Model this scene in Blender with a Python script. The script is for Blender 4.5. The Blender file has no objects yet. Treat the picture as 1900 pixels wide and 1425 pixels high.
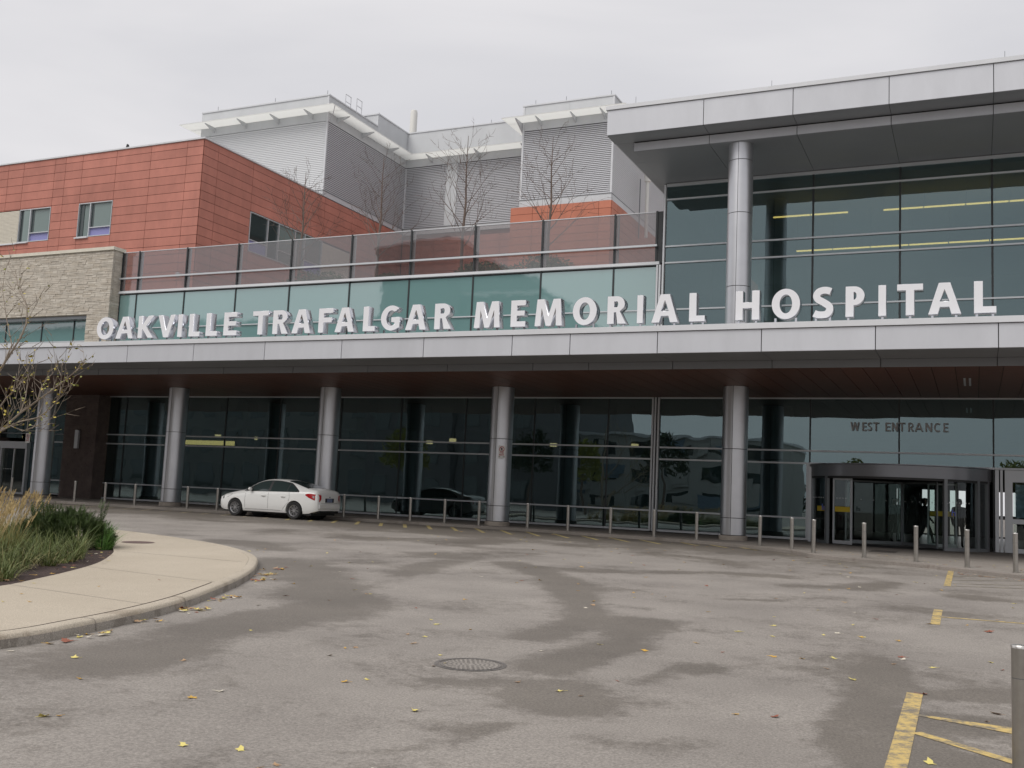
import bpy, bmesh, math, random
from mathutils import Vector, Matrix, geometry, noise
random.seed(7)
S = bpy.context.scene
COL = S.collection
# ------------------------------------------------------------------ camera, world, sun, exposure
PI_, RO_, YA_ = [math.radians(a) for a in (6.16892, 2.62025, -24.78182)]
cy, sy = math.cos(YA_), math.sin(YA_)
fwd = Vector((sy*math.cos(PI_), cy*math.cos(PI_), math.sin(PI_)))
rgt = Vector((cy, -sy, 0)); upv = rgt.cross(fwd)
R_ = rgt*math.cos(RO_) + upv*math.sin(RO_); U_ = -rgt*math.sin(RO_) + upv*math.cos(RO_)
cd = bpy.data.cameras.new('camera'); cam = bpy.data.objects.new('camera', cd); COL.objects.link(cam)
cd.sensor_width = 36; cd.lens = 1873.85/1900*36; cd.clip_start = .05; cd.clip_end = 3000
M = Matrix(((R_.x, U_.x, -fwd.x, 0), (R_.y, U_.y, -fwd.y, 0), (R_.z, U_.z, -fwd.z, 1.72), (0, 0, 0, 1)))
cam.matrix_world = M
S.camera = cam
W = bpy.data.worlds.new('World'); S.world = W; W.use_nodes = True
nt = W.node_tree; nt.nodes.clear()
SUN_EL, SUN_AZ = 52, 205      # azimuth measured from +Y clockwise
sky = nt.nodes.new('ShaderNodeTexSky'); sky.sky_type = 'NISHITA'; sky.sun_disc = False
sky.sun_elevation = math.radians(SUN_EL); sky.sun_rotation = math.radians(SUN_AZ)
sky.air_density = 1; sky.dust_density = 6
tc = nt.nodes.new('ShaderNodeTexCoord')
mp = nt.nodes.new('ShaderNodeMapping'); mp.inputs['Scale'].default_value = (1.2, 1.2, 4.2); mp.inputs['Location'].default_value = (.4, .1, .3)
nz = nt.nodes.new('ShaderNodeTexNoise'); nz.inputs['Scale'].default_value = 1.3; nz.inputs['Detail'].default_value = 5; nz.inputs['Roughness'].default_value = .5
nz.inputs['Distortion'].default_value = .4
cr = nt.nodes.new('ShaderNodeValToRGB')
cr.color_ramp.elements[0].position = .3; cr.color_ramp.elements[0].color = (3.6, 3.61, 3.82, 1)
cr.color_ramp.elements[1].position = .72; cr.color_ramp.elements[1].color = (5.0, 4.9, 4.97, 1)
mx = nt.nodes.new('ShaderNodeMix'); mx.data_type = 'RGBA'; mx.inputs[0].default_value = .97
bg = nt.nodes.new('ShaderNodeBackground'); bg.inputs['Strength'].default_value = .1
wo = nt.nodes.new('ShaderNodeOutputWorld')
L = nt.links.new
L(tc.outputs['Generated'], mp.inputs['Vector']); L(mp.outputs[0], nz.inputs['Vector']); L(nz.outputs['Fac'], cr.inputs[0])
L(sky.outputs[0], mx.inputs[6]); L(cr.outputs[0], mx.inputs[7]); L(mx.outputs[2], bg.inputs['Color']); L(bg.outputs[0], wo.inputs[0])
sd = bpy.data.lights.new('sun', 'SUN'); sd.energy = 1.15; sd.angle = math.radians(42); sd.color = (1, .97, .93)
so = bpy.data.objects.new('sun', sd); COL.objects.link(so); so.location = (0, -20, 40)
a, e = math.radians(SUN_AZ), math.radians(SUN_EL)
so.rotation_euler = Vector((math.sin(a)*math.cos(e), math.cos(a)*math.cos(e), math.sin(e))).to_track_quat('Z', 'Y').to_euler()
S.view_settings.view_transform = 'Standard'; S.view_settings.look = 'None'
S.view_settings.gamma = 1; S.view_settings.use_curve_mapping = False
S.view_settings.exposure = .78
S.cycles.use_denoising = True
S.cycles.transparent_max_bounces = 16; S.cycles.max_bounces = 8
try: S.cycles.denoiser = 'OPENIMAGEDENOISE'
except Exception: pass

# ------------------------------------------------------------------ materials
MATS = {}
def mat(name, col, rough=.6, metal=0, spec=.5, bump=None, var=None, rnd=0, emit=None, streak=0):
    """bump=(scale,strength,distance) var=(scale,amount) rnd=per-object value variation"""
    m = bpy.data.materials.new(name); m.use_nodes = True; t = m.node_tree; b = t.nodes['Principled BSDF']
    b.inputs['Roughness'].default_value = rough; b.inputs['Metallic'].default_value = metal
    b.inputs['Specular IOR Level'].default_value = spec
    b.inputs['Base Color'].default_value = (*col, 1)
    geo = t.nodes.new('ShaderNodeNewGeometry'); cur = None
    if var:
        n = t.nodes.new('ShaderNodeTexNoise'); n.inputs['Scale'].default_value = var[0]; n.inputs['Detail'].default_value = 6; n.inputs['Roughness'].default_value = .62
        if streak:
            k = t.nodes.new('ShaderNodeMapping'); k.inputs['Scale'].default_value = (1, 1, 1/streak)
            t.links.new(geo.outputs['Position'], k.inputs['Vector']); t.links.new(k.outputs[0], n.inputs['Vector'])
        else: t.links.new(geo.outputs['Position'], n.inputs['Vector'])
        mr = t.nodes.new('ShaderNodeMapRange'); mr.inputs[1].default_value = .3; mr.inputs[2].default_value = .7
        mr.inputs[3].default_value = 1-var[1]; mr.inputs[4].default_value = 1+var[1]
        t.links.new(n.outputs['Fac'], mr.inputs[0]); cur = mr.outputs[0]
    if rnd:
        oi = t.nodes.new('ShaderNodeObjectInfo'); mr = t.nodes.new('ShaderNodeMapRange')
        mr.inputs[3].default_value = 1-rnd; mr.inputs[4].default_value = 1+rnd
        t.links.new(oi.outputs['Random'], mr.inputs[0])
        if cur:
            mm = t.nodes.new('ShaderNodeMath'); mm.operation = 'MULTIPLY'; t.links.new(cur, mm.inputs[0]); t.links.new(mr.outputs[0], mm.inputs[1]); cur = mm.outputs[0]
        else: cur = mr.outputs[0]
    if cur:
        vm = t.nodes.new('ShaderNodeVectorMath'); vm.operation = 'SCALE'; vm.inputs[0].default_value = col
        t.links.new(cur, vm.inputs['Scale']); t.links.new(vm.outputs[0], b.inputs['Base Color'])
    if bump:
        n = t.nodes.new('ShaderNodeTexNoise'); n.inputs['Scale'].default_value = bump[0]; n.inputs['Detail'].default_value = 4
        t.links.new(geo.outputs['Position'], n.inputs['Vector'])
        bp = t.nodes.new('ShaderNodeBump'); bp.inputs['Strength'].default_value = bump[1]; bp.inputs['Distance'].default_value = bump[2]
        t.links.new(n.outputs['Fac'], bp.inputs['Height']); t.links.new(bp.outputs[0], b.inputs['Normal'])
    if emit:
        b.inputs['Emission Color'].default_value = (*emit[:3], 1); b.inputs['Emission Strength'].default_value = emit[3]
    MATS[name] = m; return m
def glass(name, tint, ior=1.9, rough=0.0, wave=.02, haze=None, gc=(.86, .93, .95)):
    m = bpy.data.materials.new(name); m.use_nodes = True; t = m.node_tree; t.nodes.clear()
    o = t.nodes.new('ShaderNodeOutputMaterial'); tr = t.nodes.new('ShaderNodeBsdfTransparent'); tr.inputs[0].default_value = (*tint, 1)
    gl = t.nodes.new('ShaderNodeBsdfGlossy'); gl.inputs['Roughness'].default_value = rough; gl.inputs[0].default_value = (*gc, 1)
    fr = t.nodes.new('ShaderNodeFresnel'); fr.inputs[0].default_value = ior
    geo = t.nodes.new('ShaderNodeNewGeometry')
    io = t.nodes.new('ShaderNodeMapRange'); io.inputs[3].default_value = ior; io.inputs[4].default_value = 1/ior
    t.links.new(geo.outputs['Backfacing'], io.inputs[0]); t.links.new(io.outputs[0], fr.inputs[0])
    n = t.nodes.new('ShaderNodeTexNoise'); n.inputs['Scale'].default_value = .9; n.inputs['Detail'].default_value = 1
    bp = t.nodes.new('ShaderNodeBump'); bp.inputs['Strength'].default_value = 1; bp.inputs['Distance'].default_value = wave
    t.links.new(geo.outputs['Position'], n.inputs['Vector']); t.links.new(n.outputs['Fac'], bp.inputs['Height']); t.links.new(bp.outputs[0], gl.inputs['Normal'])
    base = tr.outputs[0]
    if haze:
        df = t.nodes.new('ShaderNodeBsdfDiffuse'); df.inputs[0].default_value = (*haze[:3], 1); h = t.nodes.new('ShaderNodeMixShader'); h.inputs[0].default_value = haze[3]
        t.links.new(tr.outputs[0], h.inputs[1]); t.links.new(df.outputs[0], h.inputs[2]); base = h.outputs[0]
    mxs = t.nodes.new('ShaderNodeMixShader')
    t.links.new(fr.outputs[0], mxs.inputs[0]); t.links.new(base, mxs.inputs[1]); t.links.new(gl.outputs[0], mxs.inputs[2]); t.links.new(mxs.outputs[0], o.inputs[0])
    MATS[name] = m; return m
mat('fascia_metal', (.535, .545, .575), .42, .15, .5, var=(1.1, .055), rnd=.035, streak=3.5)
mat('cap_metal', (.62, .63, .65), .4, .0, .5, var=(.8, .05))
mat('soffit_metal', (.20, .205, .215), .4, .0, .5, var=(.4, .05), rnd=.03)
mat('column_metal', (.56, .565, .585), .36, .92, .5, var=(1.2, .05), rnd=.02, bump=(60, .03, .002))
mat('roof_core', (.05, .05, .052), .8)
mat('roof_membrane', (.35, .35, .34), .9, var=(.7, .1))
mat('wood', (.11, .046, .03), .5, var=(2.5, .18), rnd=.12, streak=.5)
mat('alu', (.55, .57, .59), .4, .3, .5)
mat('alu_dark', (.2, .21, .22), .4, .4, .5)
mat('dark_frame', (.022, .026, .028), .45)
mat('spandrel', (.165, .30, .295), .03, 0, .9, rnd=.05, bump=(.7, 1, .0035)); MATS['spandrel'].node_tree.nodes['Principled BSDF'].inputs['IOR'].default_value = 2.1
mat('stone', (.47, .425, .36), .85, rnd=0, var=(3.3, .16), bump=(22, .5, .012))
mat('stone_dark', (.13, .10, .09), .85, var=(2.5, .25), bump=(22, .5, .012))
mat('mortar', (.27, .24, .20), .95)
mat('red_panel', (.46, .185, .140), .62, 0, .35, var=(.8, .15), rnd=.085, streak=2.2, bump=(14, .08, .004))
mat('red_panel_bright', (.48, .175, .11), .62, 0, .35, var=(.8, .1), rnd=.05, streak=2.2)
mat('red_joint', (.14, .04, .03), .9)
mat('cream_brick', (.62, .58, .49), .8, var=(3, .07))
mat('lavender', (.25, .25, .50), .35)
mat('white_metal', (.57, .585, .60), .5, 0, .4, var=(.7, .05), rnd=.03, streak=2.5)
mat('louver_metal', (.57, .575, .60), .5, 0, .4)
mat('siding_metal', (.62, .63, .645), .5, 0, .4)
mat('louver_back', (.16, .16, .17), .9)
mat('stack_white', (.72, .71, .67), .6)
mat('letter_face', (.76, .765, .79), .45)
mat('letter_side', (.60, .61, .65), .16, .95, .5)
mat('steel', (.38, .36, .33), .3, .9, .5, var=(9, .1), bump=(120, .05, .001))
mat('steel_top', (.62, .6, .57), .3, .8)
mat('concrete_base', (.33, .29, .25), .9, var=(6, .15), bump=(60, .3, .004))
mat('interior_wall', (.10, .105, .10), .8)
mat('interior_light', (.42, .43, .42), .8)
mat('interior_dark', (.05, .05, .05), .8)
mat('interior_floor', (.12, .11, .10), .3)
mat('lamp_warm', (.9, .7, .35), .5, emit=(1, .58, .17, 2.6))
mat('lamp_band', (.9, .7, .35), .5, emit=(1, .66, .24, 1.2))
mat('lamp_cool', (.9, .85, .7), .5, emit=(1, .66, .33, 1.3))
mat('yellow_band', (.62, .45, .03), .5)
mat('white_dot', (.8, .8, .8), .5)
mat('sign_white', (.78, .78, .76), .5)
mat('sign_grey', (.33, .325, .32), .4, .3)
mat('sign_red', (.45, .03, .03), .5)
mat('sign_black', (.02, .02, .02), .5)
mat('h_blue', (.10, .14, .55), .4)
mat('drum_metal', (.21, .215, .23), .3, .5, .5)
mat('bark', (.16, .12, .10), .9, bump=(40, .5, .01))
mat('bark_pale', (.30, .25, .20), .9, bump=(40, .5, .01))
mat('leaf_yellow', (.50, .40, .07), .6, rnd=0)
mat('leaf_olive', (.26, .27, .06), .6)
mat('mulch', (.055, .035, .03), .95, var=(14, .5), bump=(25, 1, .03))
mat('grass_green', (.108, .138, .034), .6, var=(7, .45))
mat('grass_bright', (.10, .22, .04), .6, var=(5, .3))
mat('grass_tan', (.56, .43, .22), .7, var=(6, .3))
mat('grass_olive', (.27, .22, .07), .7, var=(5, .3))
mat('grass_dry', (.33, .29, .13), .7, var=(8, .3))
mat('yew', (.052, .082, .021), .6, var=(9, .55))
mat('terrace_shrub', (.05, .09, .035), .7, var=(4, .3))
mat('car_paint', (.80, .80, .78), .22, 0, .6)
mat('car_black', (.015, .015, .016), .5)
mat('car_glass', (.03, .045, .045), .03, 0, .9)
mat('car_red', (.40, .01, .015), .12, 0, .7)
mat('car_lamp', (.6, .6, .6), .1, .5)
mat('tyre', (.02, .02, .02), .8)
mat('rim', (.55, .55, .56), .28, .8)
mat('plate_blue', (.18, .22, .34), .5)
mat('cloth_black', (.012, .012, .014), .9)
mat('cloth_grey', (.03, .03, .035), .9)
mat('skin', (.35, .2, .14), .6)
mat('hair', (.02, .015, .01), .7)
mat('poster', (.16, .24, .33), .4, var=(3, .5))
mat('opp_wall', (.16, .165, .16), .8, var=(.3, .08))
mat('opp_dark', (.13, .13, .135), .8)
mat('opp_light', (.40, .40, .385), .8); mat('opp_blue', (.16, .22, .28), .6)
mat('evergreen', (.04, .06, .03), .8, var=(2, .4))
mat('iron', (.165, .15, .138), .55, .3, var=(12, .25), bump=(60, .5, .004))
mat('iron_red', (.12, .075, .065), .7, var=(12, .25))
glass('vision_glass', (.42, .50, .49), 2.3, wave=.003, haze=(.08, .12, .125, .12), gc=(.72, .92, .97))
glass('door_glass', (.80, .86, .84), 1.45, wave=.001)
glass('guard_glass', (.76, .72, .715), 1.9, wave=.003, haze=(.24, .225, .225, .18))
# cream siding with thin courses is geometry; asphalt, concrete, kerb, paint below
def gz(Y):
    Y = min(Y, 29.5); return .0165*((Y-8)+math.sqrt((Y-8)**2+9))/2
# wet and dirty runs on the asphalt: ground segments (x0, y0, x1, y1, width, strength)
DAMP = [(-12.59,16.32,-9.58,13.99,0.55,1.0),(-9.58,13.99,-8.15,11.31,0.55,1.0),(-8.15,11.31,-7.76,9.46,0.55,1.0),(-7.76,9.46,-7.38,7.88,0.55,1.0),(-7.38,7.88,-7.2,6.89,0.55,1.0),(-12.82,16.96,-8.96,13.54,0.7,1.0),(-8.96,13.54,-7.78,11.29,0.7,1.0),(-8.76,13.24,-8.8,14.22,0.45,0.7),(-8.8,14.22,-9.82,17.0,0.45,0.7),(-9.82,17.0,-10.58,20.73,0.45,0.7),(-9.19,20.32,-8.09,19.24,0.42,1.0),(-8.09,19.24,-6.71,17.24,0.42,1.0),(-6.71,17.24,-5.6,15.11,0.42,1.0),(-5.6,15.11,-4.76,12.78,0.42,1.0),(-4.76,12.78,-4.58,11.22,0.42,1.0),(-4.6,13.05,-4.04,13.2,0.42,1.0),(-4.04,13.2,-3.66,11.46,0.42,1.0),(-3.66,11.46,-3.8,10.24,0.42,1.0),(-3.8,10.24,-3.79,9.38,0.42,1.0),(-3.41,8.54,-3.22,8.0,0.4,1.15),(-3.22,8.0,-3.03,7.89,0.4,1.15),(-4.41,14.65,-5.03,14.75,0.2,0.7),(-2.8,9.39,-2.71,10.38,0.22,0.8),(-2.71,10.38,-2.45,10.22,0.22,0.8),(-0.01,20.5,0.69,20.31,0.5,0.9),(-7.43,19.97,-6.19,20.49,0.45,0.85),(-6.19,20.49,-5.06,21.89,0.45,0.85),(-5.06,21.89,-3.72,22.02,0.45,0.85),(-3.13,20.07,-2.11,20.57,0.4,0.7),(-2.11,20.57,-1.61,22.39,0.4,0.7),(-3.71,16.86,-3.08,17.25,0.15,0.6),(-1.01,12.18,-0.78,10.56,0.22,0.95),(-0.78,10.56,-0.87,9.18,0.22,0.95),(-0.87,9.18,-0.98,8.29,0.22,0.95),(-0.98,8.29,-0.72,7.67,0.22,0.95),(-0.61,9.13,-0.53,7.4,0.35,0.8),(-0.32,10.35,0.29,10.73,0.22,0.9),(-0.2,8.97,0.15,9.32,0.25,1.05),(-0.18,7.87,0.23,7.98,0.2,1.0),(-3.51,6.66,-3.24,6.66,0.13,0.8),(-3.24,6.66,-3.19,6.99,0.13,0.8),(-3.54,5.84,-3.34,6.13,0.12,0.8),(-3.34,6.13,-3.26,6.37,0.12,0.8),(-4.39,8.2,-4.09,8.24,0.12,0.8),(-4.09,8.24,-3.96,8.52,0.12,0.8),(-2.51,6.98,-2.06,6.93,0.2,0.5),(-2.06,6.93,-1.81,7.46,0.2,0.5),(-17.32,20.23,-15.92,20.07,0.5,0.8),(-15.92,20.07,-14.54,19.2,0.5,0.8),(-15.26,24.53,-12.77,24.65,1.1,0.6),(-12.77,24.65,-12.74,28.5,1.1,0.6),(-12.74,28.5,-10.49,27.24,1.1,0.6),(-13.77,20.24,-11.45,20.78,0.8,0.55),(-7.52,25.78,-5.34,24.2,0.9,0.6),(-0.95,17.72,-0.39,17.39,0.4,0.5),(-7.89,8.1,-7.8,7.33,0.25,0.6),(-7.8,7.33,-7.89,6.51,0.25,0.6)]
def ground_mat(name, c1, c2, stain, st_scale, st_pos, fine, bumpd, crack=False, stretch=(1, 1, 1), rough=.85):
    m = bpy.data.materials.new(name); m.use_nodes = True; t = m.node_tree; b = t.nodes['Principled BSDF']; lk = t.links.new
    b.inputs['Specular IOR Level'].default_value = .35
    geo = t.nodes.new('ShaderNodeNewGeometry')
    n1 = t.nodes.new('ShaderNodeTexNoise'); n1.inputs['Scale'].default_value = .45; n1.inputs['Detail'].default_value = 7; n1.inputs['Roughness'].default_value = .6
    lk(geo.outputs['Position'], n1.inputs['Vector'])
    mx = t.nodes.new('ShaderNodeMix'); mx.data_type = 'RGBA'; mx.inputs[6].default_value = (*c1, 1); mx.inputs[7].default_value = (*c2, 1)
    mr = t.nodes.new('ShaderNodeMapRange'); mr.inputs[1].default_value = .35; mr.inputs[2].default_value = .65
    lk(n1.outputs['Fac'], mr.inputs[0]); lk(mr.outputs[0], mx.inputs[0])
    mpn = t.nodes.new('ShaderNodeMapping'); mpn.inputs['Scale'].default_value = stretch; mpn.inputs['Rotation'].default_value = (0, 0, math.radians(-28)); lk(geo.outputs['Position'], mpn.inputs['Vector'])
    n2 = t.nodes.new('ShaderNodeTexNoise'); n2.inputs['Scale'].default_value = st_scale; n2.inputs['Detail'].default_value = 12; n2.inputs['Roughness'].default_value = .68; n2.inputs['Distortion'].default_value = .3
    lk(mpn.outputs[0], n2.inputs['Vector'])
    m2 = t.nodes.new('ShaderNodeMapRange'); m2.inputs[1].default_value = st_pos; m2.inputs[2].default_value = st_pos+(.13 if name == 'asphalt' else .06); m2.inputs[3].default_value = 0; m2.inputs[4].default_value = 1
    cur_ = n2.outputs['Fac']
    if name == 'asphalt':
        at = t.nodes.new('ShaderNodeAttribute'); at.attribute_name = 'damp_shade'
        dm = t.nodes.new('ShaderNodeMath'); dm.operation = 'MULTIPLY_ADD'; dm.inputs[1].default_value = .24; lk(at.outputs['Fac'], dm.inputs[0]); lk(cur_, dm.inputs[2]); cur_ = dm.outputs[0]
        nf = t.nodes.new('ShaderNodeTexNoise'); nf.inputs['Scale'].default_value = 8; nf.inputs['Detail'].default_value = 12; nf.inputs['Roughness'].default_value = .85; lk(geo.outputs['Position'], nf.inputs['Vector'])
        df = t.nodes.new('ShaderNodeMath'); df.operation = 'MULTIPLY_ADD'; df.inputs[1].default_value = .62; lk(nf.outputs['Fac'], df.inputs[0]); lk(cur_, df.inputs[2]); cur_ = df.outputs[0]
    lk(cur_, m2.inputs[0])
    x2 = t.nodes.new('ShaderNodeMix'); x2.data_type = 'RGBA'; x2.blend_type = 'MULTIPLY'; x2.inputs[7].default_value = (*stain, 1)
    lk(m2.outputs[0], x2.inputs[0]); lk(mx.outputs[2], x2.inputs[6])
    n3 = t.nodes.new('ShaderNodeTexNoise'); n3.inputs['Scale'].default_value = fine; n3.inputs['Detail'].default_value = 3; n3.inputs['Roughness'].default_value = .8
    lk(geo.outputs['Position'], n3.inputs['Vector'])
    m3 = t.nodes.new('ShaderNodeMapRange'); m3.inputs[1].default_value = .3; m3.inputs[2].default_value = .7; m3.inputs[3].default_value = .64; m3.inputs[4].default_value = 1.36
    lk(n3.outputs['Fac'], m3.inputs[0])
    vm = t.nodes.new('ShaderNodeVectorMath'); vm.operation = 'SCALE'; lk(x2.outputs[2], vm.inputs[0]); lk(m3.outputs[0], vm.inputs['Scale'])
    lk(vm.outputs[0], b.inputs['Base Color'])
    r3 = t.nodes.new('ShaderNodeMapRange'); r3.inputs[3].default_value = rough; r3.inputs[4].default_value = rough-.22; lk(m2.outputs[0], r3.inputs[0]); lk(r3.outputs[0], b.inputs['Roughness'])
    bp = t.nodes.new('ShaderNodeBump'); bp.inputs['Strength'].default_value = .7; bp.inputs['Distance'].default_value = bumpd
    lk(n3.outputs['Fac'], bp.inputs['Height']); lk(bp.outputs[0], b.inputs['Normal'])
    MATS[name] = m
ground_mat('asphalt', (.240, .218, .196), (.312, .285, .256), (.60, .585, .56), .32, .825, 48, .008, stretch=(1, 1, 1))
ground_mat('concrete', (.425, .368, .288), (.475, .415, .33), (.86, .84, .82), .5, .62, 90, .002)
ground_mat('pavement_conc', (.26, .235, .21), (.31, .28, .25), (.8, .78, .76), .6, .56, 60, .002)
ground_mat('kerb_conc', (.44, .385, .305), (.50, .44, .355), (.78, .75, .72), 1.3, .55, 70, .003)
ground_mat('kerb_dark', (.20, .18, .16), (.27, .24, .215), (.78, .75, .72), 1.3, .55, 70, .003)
ground_mat('kerb_face', (.25, .225, .195), (.33, .30, .26), (.7, .68, .66), 2.5, .5, 70, .004)
def paint_mat(name, col, wear):
    m = mat(name, col, .7); t = m.node_tree; b = t.nodes['Principled BSDF']; lk = t.links.new
    geo = t.nodes.new('ShaderNodeNewGeometry'); n = t.nodes.new('ShaderNodeTexNoise'); n.inputs['Scale'].default_value = 9; n.inputs['Detail'].default_value = 8; n.inputs['Roughness'].default_value = .75
    lk(geo.outputs['Position'], n.inputs['Vector']); mr = t.nodes.new('ShaderNodeMapRange'); mr.inputs[1].default_value = wear-.10; mr.inputs[2].default_value = wear+.06
    lk(n.outputs['Fac'], mr.inputs[0]); mx = t.nodes.new('ShaderNodeMix'); mx.data_type = 'RGBA'; mx.inputs[6].default_value = (*col, 1); mx.inputs[7].default_value = (.2, .175, .14, 1)
    lk(mr.outputs[0], mx.inputs[0]); lk(mx.outputs[2], b.inputs['Base Color'])
m_ = bpy.data.materials.new('eave_glass'); m_.use_nodes = True; t_ = m_.node_tree; b_ = t_.nodes['Principled BSDF']; b_.inputs['Base Color'].default_value = (.55, .56, .56, 1); b_.inputs['Roughness'].default_value = .4
tl_ = t_.nodes.new('ShaderNodeBsdfTranslucent'); tl_.inputs[0].default_value = (.92, .92, .90, 1); mm_ = t_.nodes.new('ShaderNodeMixShader'); mm_.inputs[0].default_value = .8
t_.links.new(b_.outputs[0], mm_.inputs[1]); t_.links.new(tl_.outputs[0], mm_.inputs[2]); t_.links.new(mm_.outputs[0], t_.nodes['Material Output'].inputs[0]); MATS['eave_glass'] = m_
paint_mat('paint_yellow', (.60, .44, .16), .54)
paint_mat('paint_pale', (.50, .42, .27), .50)
paint_mat('paint_hatch', (.52, .42, .17), .57)
paint_mat('paint_worn', (.36, .32, .22), .46)

# ------------------------------------------------------------------ helpers
class MB:
    def __init__(s): s.v = []; s.f = []; s.mi = []
    def add(s, vs, fs, mi=0):
        o = len(s.v); s.v += [tuple(v) for v in vs]; s.f += [tuple(i+o for i in f) for f in fs]; s.mi += [mi]*len(fs); return s
    def box(s, x0, x1, y0, y1, z0, z1, mi=0):
        return s.add([(x0, y0, z0), (x1, y0, z0), (x1, y1, z0), (x0, y1, z0), (x0, y0, z1), (x1, y0, z1), (x1, y1, z1), (x0, y1, z1)],
                     [(0, 3, 2, 1), (4, 5, 6, 7), (0, 1, 5, 4), (1, 2, 6, 5), (2, 3, 7, 6), (3, 0, 4, 7)], mi)
    def prism(s, pts, ax, a, b, mi=0):
        """extrude 2D polygon along axis ax ('x','y','z') from a to b"""
        n = len(pts)
        def P(p, h): return {'x': (h, p[0], p[1]), 'y': (p[0], h, p[1]), 'z': (p[0], p[1], h)}[ax]
        vs = [P(p, a) for p in pts] + [P(p, b) for p in pts]
        fs = [tuple(range(n))[::-1], tuple(range(n, 2*n))] + [(i, (i+1) % n, (i+1) % n+n, i+n) for i in range(n)]
        return s.add(vs, fs, mi)
    def tube(s, pts, rad, n=6, mi=0, cap=True):
        pts = [Vector(p) for p in pts]; rad = rad if isinstance(rad, (list, tuple)) else [rad]*len(pts); o = len(s.v); vs = []; fs = []
        pn = None
        for i, p in enumerate(pts):
            d = (pts[min(i+1, len(pts)-1)]-pts[max(i-1, 0)]).normalized()
            if pn is None: a = d.orthogonal().normalized()
            else:
                a = pn - d*pn.dot(d); a = a.normalized() if a.length > 1e-6 else d.orthogonal().normalized()
            pn = a; b = d.cross(a)
            for k in range(n):
                t = 2*math.pi*k/n; vs.append(p+(a*math.cos(t)+b*math.sin(t))*rad[i])
        for i in range(len(pts)-1):
            for k in range(n): fs.append((i*n+k, i*n+(k+1) % n, (i+1)*n+(k+1) % n, (i+1)*n+k))
        if cap: fs += [tuple(range(n))[::-1], tuple(range((len(pts)-1)*n, len(pts)*n))]
        return s.add(vs, fs, mi)
    def lathe(s, c, prof, n=32, a0=0, a1=2*math.pi, mi=0):
        full = abs(a1-a0-2*math.pi) < 1e-6; m = n if full else n+1; vs = []; fs = []
        for r, z in prof:
            for k in range(m):
                t = a0+(a1-a0)*k/n; vs.append((c[0]+r*math.cos(t), c[1]+r*math.sin(t), z))
        for i in range(len(prof)-1):
            for k in range(n if not full else m):
                k2 = (k+1) % m; fs.append((i*m+k, i*m+k2, (i+1)*m+k2, (i+1)*m+k))
        return s.add(vs, fs, mi)
    def build(s, name, m, parent=None, smooth=False, bevel=0):
        me = bpy.data.meshes.new(name)
        off = Vector((0, 0, 0)); q = parent
        while q is not None: off = off+q.location; q = q.parent
        me.from_pydata([(v[0]-off.x, v[1]-off.y, v[2]-off.z) for v in s.v], [], s.f)
        for mm in (m if isinstance(m, (list, tuple)) else [m]): me.materials.append(MATS[mm])
        if any(s.mi): me.polygons.foreach_set('material_index', s.mi)
        if bevel:
            bm = bmesh.new(); bm.from_mesh(me); bmesh.ops.bevel(bm, geom=bm.edges[:], offset=bevel, segments=1, affect='EDGES'); bm.to_mesh(me); bm.free()
        if smooth:
            me.polygons.foreach_set('use_smooth', [True]*len(me.polygons))
            try: me.set_sharp_from_angle(angle=math.radians(38))
            except Exception: pass
        me.update()
        o = bpy.data.objects.new(name, me); COL.objects.link(o)
        if parent is not None: o.parent = parent
        return o
def tag(o, label=None, cat=None, group=None, kind=None):
    for k, v in (('label', label), ('category', cat), ('group', group), ('kind', kind)):
        if v: o[k] = v
    return o
def thing(name, label, cat, loc=(0, 0, 0), group=None):
    o = bpy.data.objects.new(name, None); o.empty_display_size = .3; COL.objects.link(o); o.location = loc
    return tag(o, label, cat, group)
def B(name, m, par, *b, bevel=0): return MB().box(*b).build(name, m, par, bevel=bevel)
def copy_tree(o, parent=None):
    c = o.copy(); COL.objects.link(c); c.parent = parent
    for ch in o.children: copy_tree(ch, c)
    return c
def gz(Y):
    Y = min(Y, 29.5); return .0165*((Y-8)+math.sqrt((Y-8)**2+9))/2
def tilt(o, c, amt=.0022):
    """pane set a hair out of true about its own centre c (world)"""
    ax, az = random.uniform(-amt, amt), random.uniform(-amt, amt)
    par = o.parent.location if o.parent else Vector((0, 0, 0)); c = Vector(c)-par
    for v in o.data.vertices: v.co.y += (v.co.x-c.x)*az+(v.co.z-c.z)*ax
    return o
def pane(name, m, par, x0, x1, z0, z1, y, th=.024, t=.0022):
    return tilt(B(name, m, par, x0, x1, y, y+th, z0, z1), ((x0+x1)/2, y, (z0+z1)/2), t)

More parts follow.
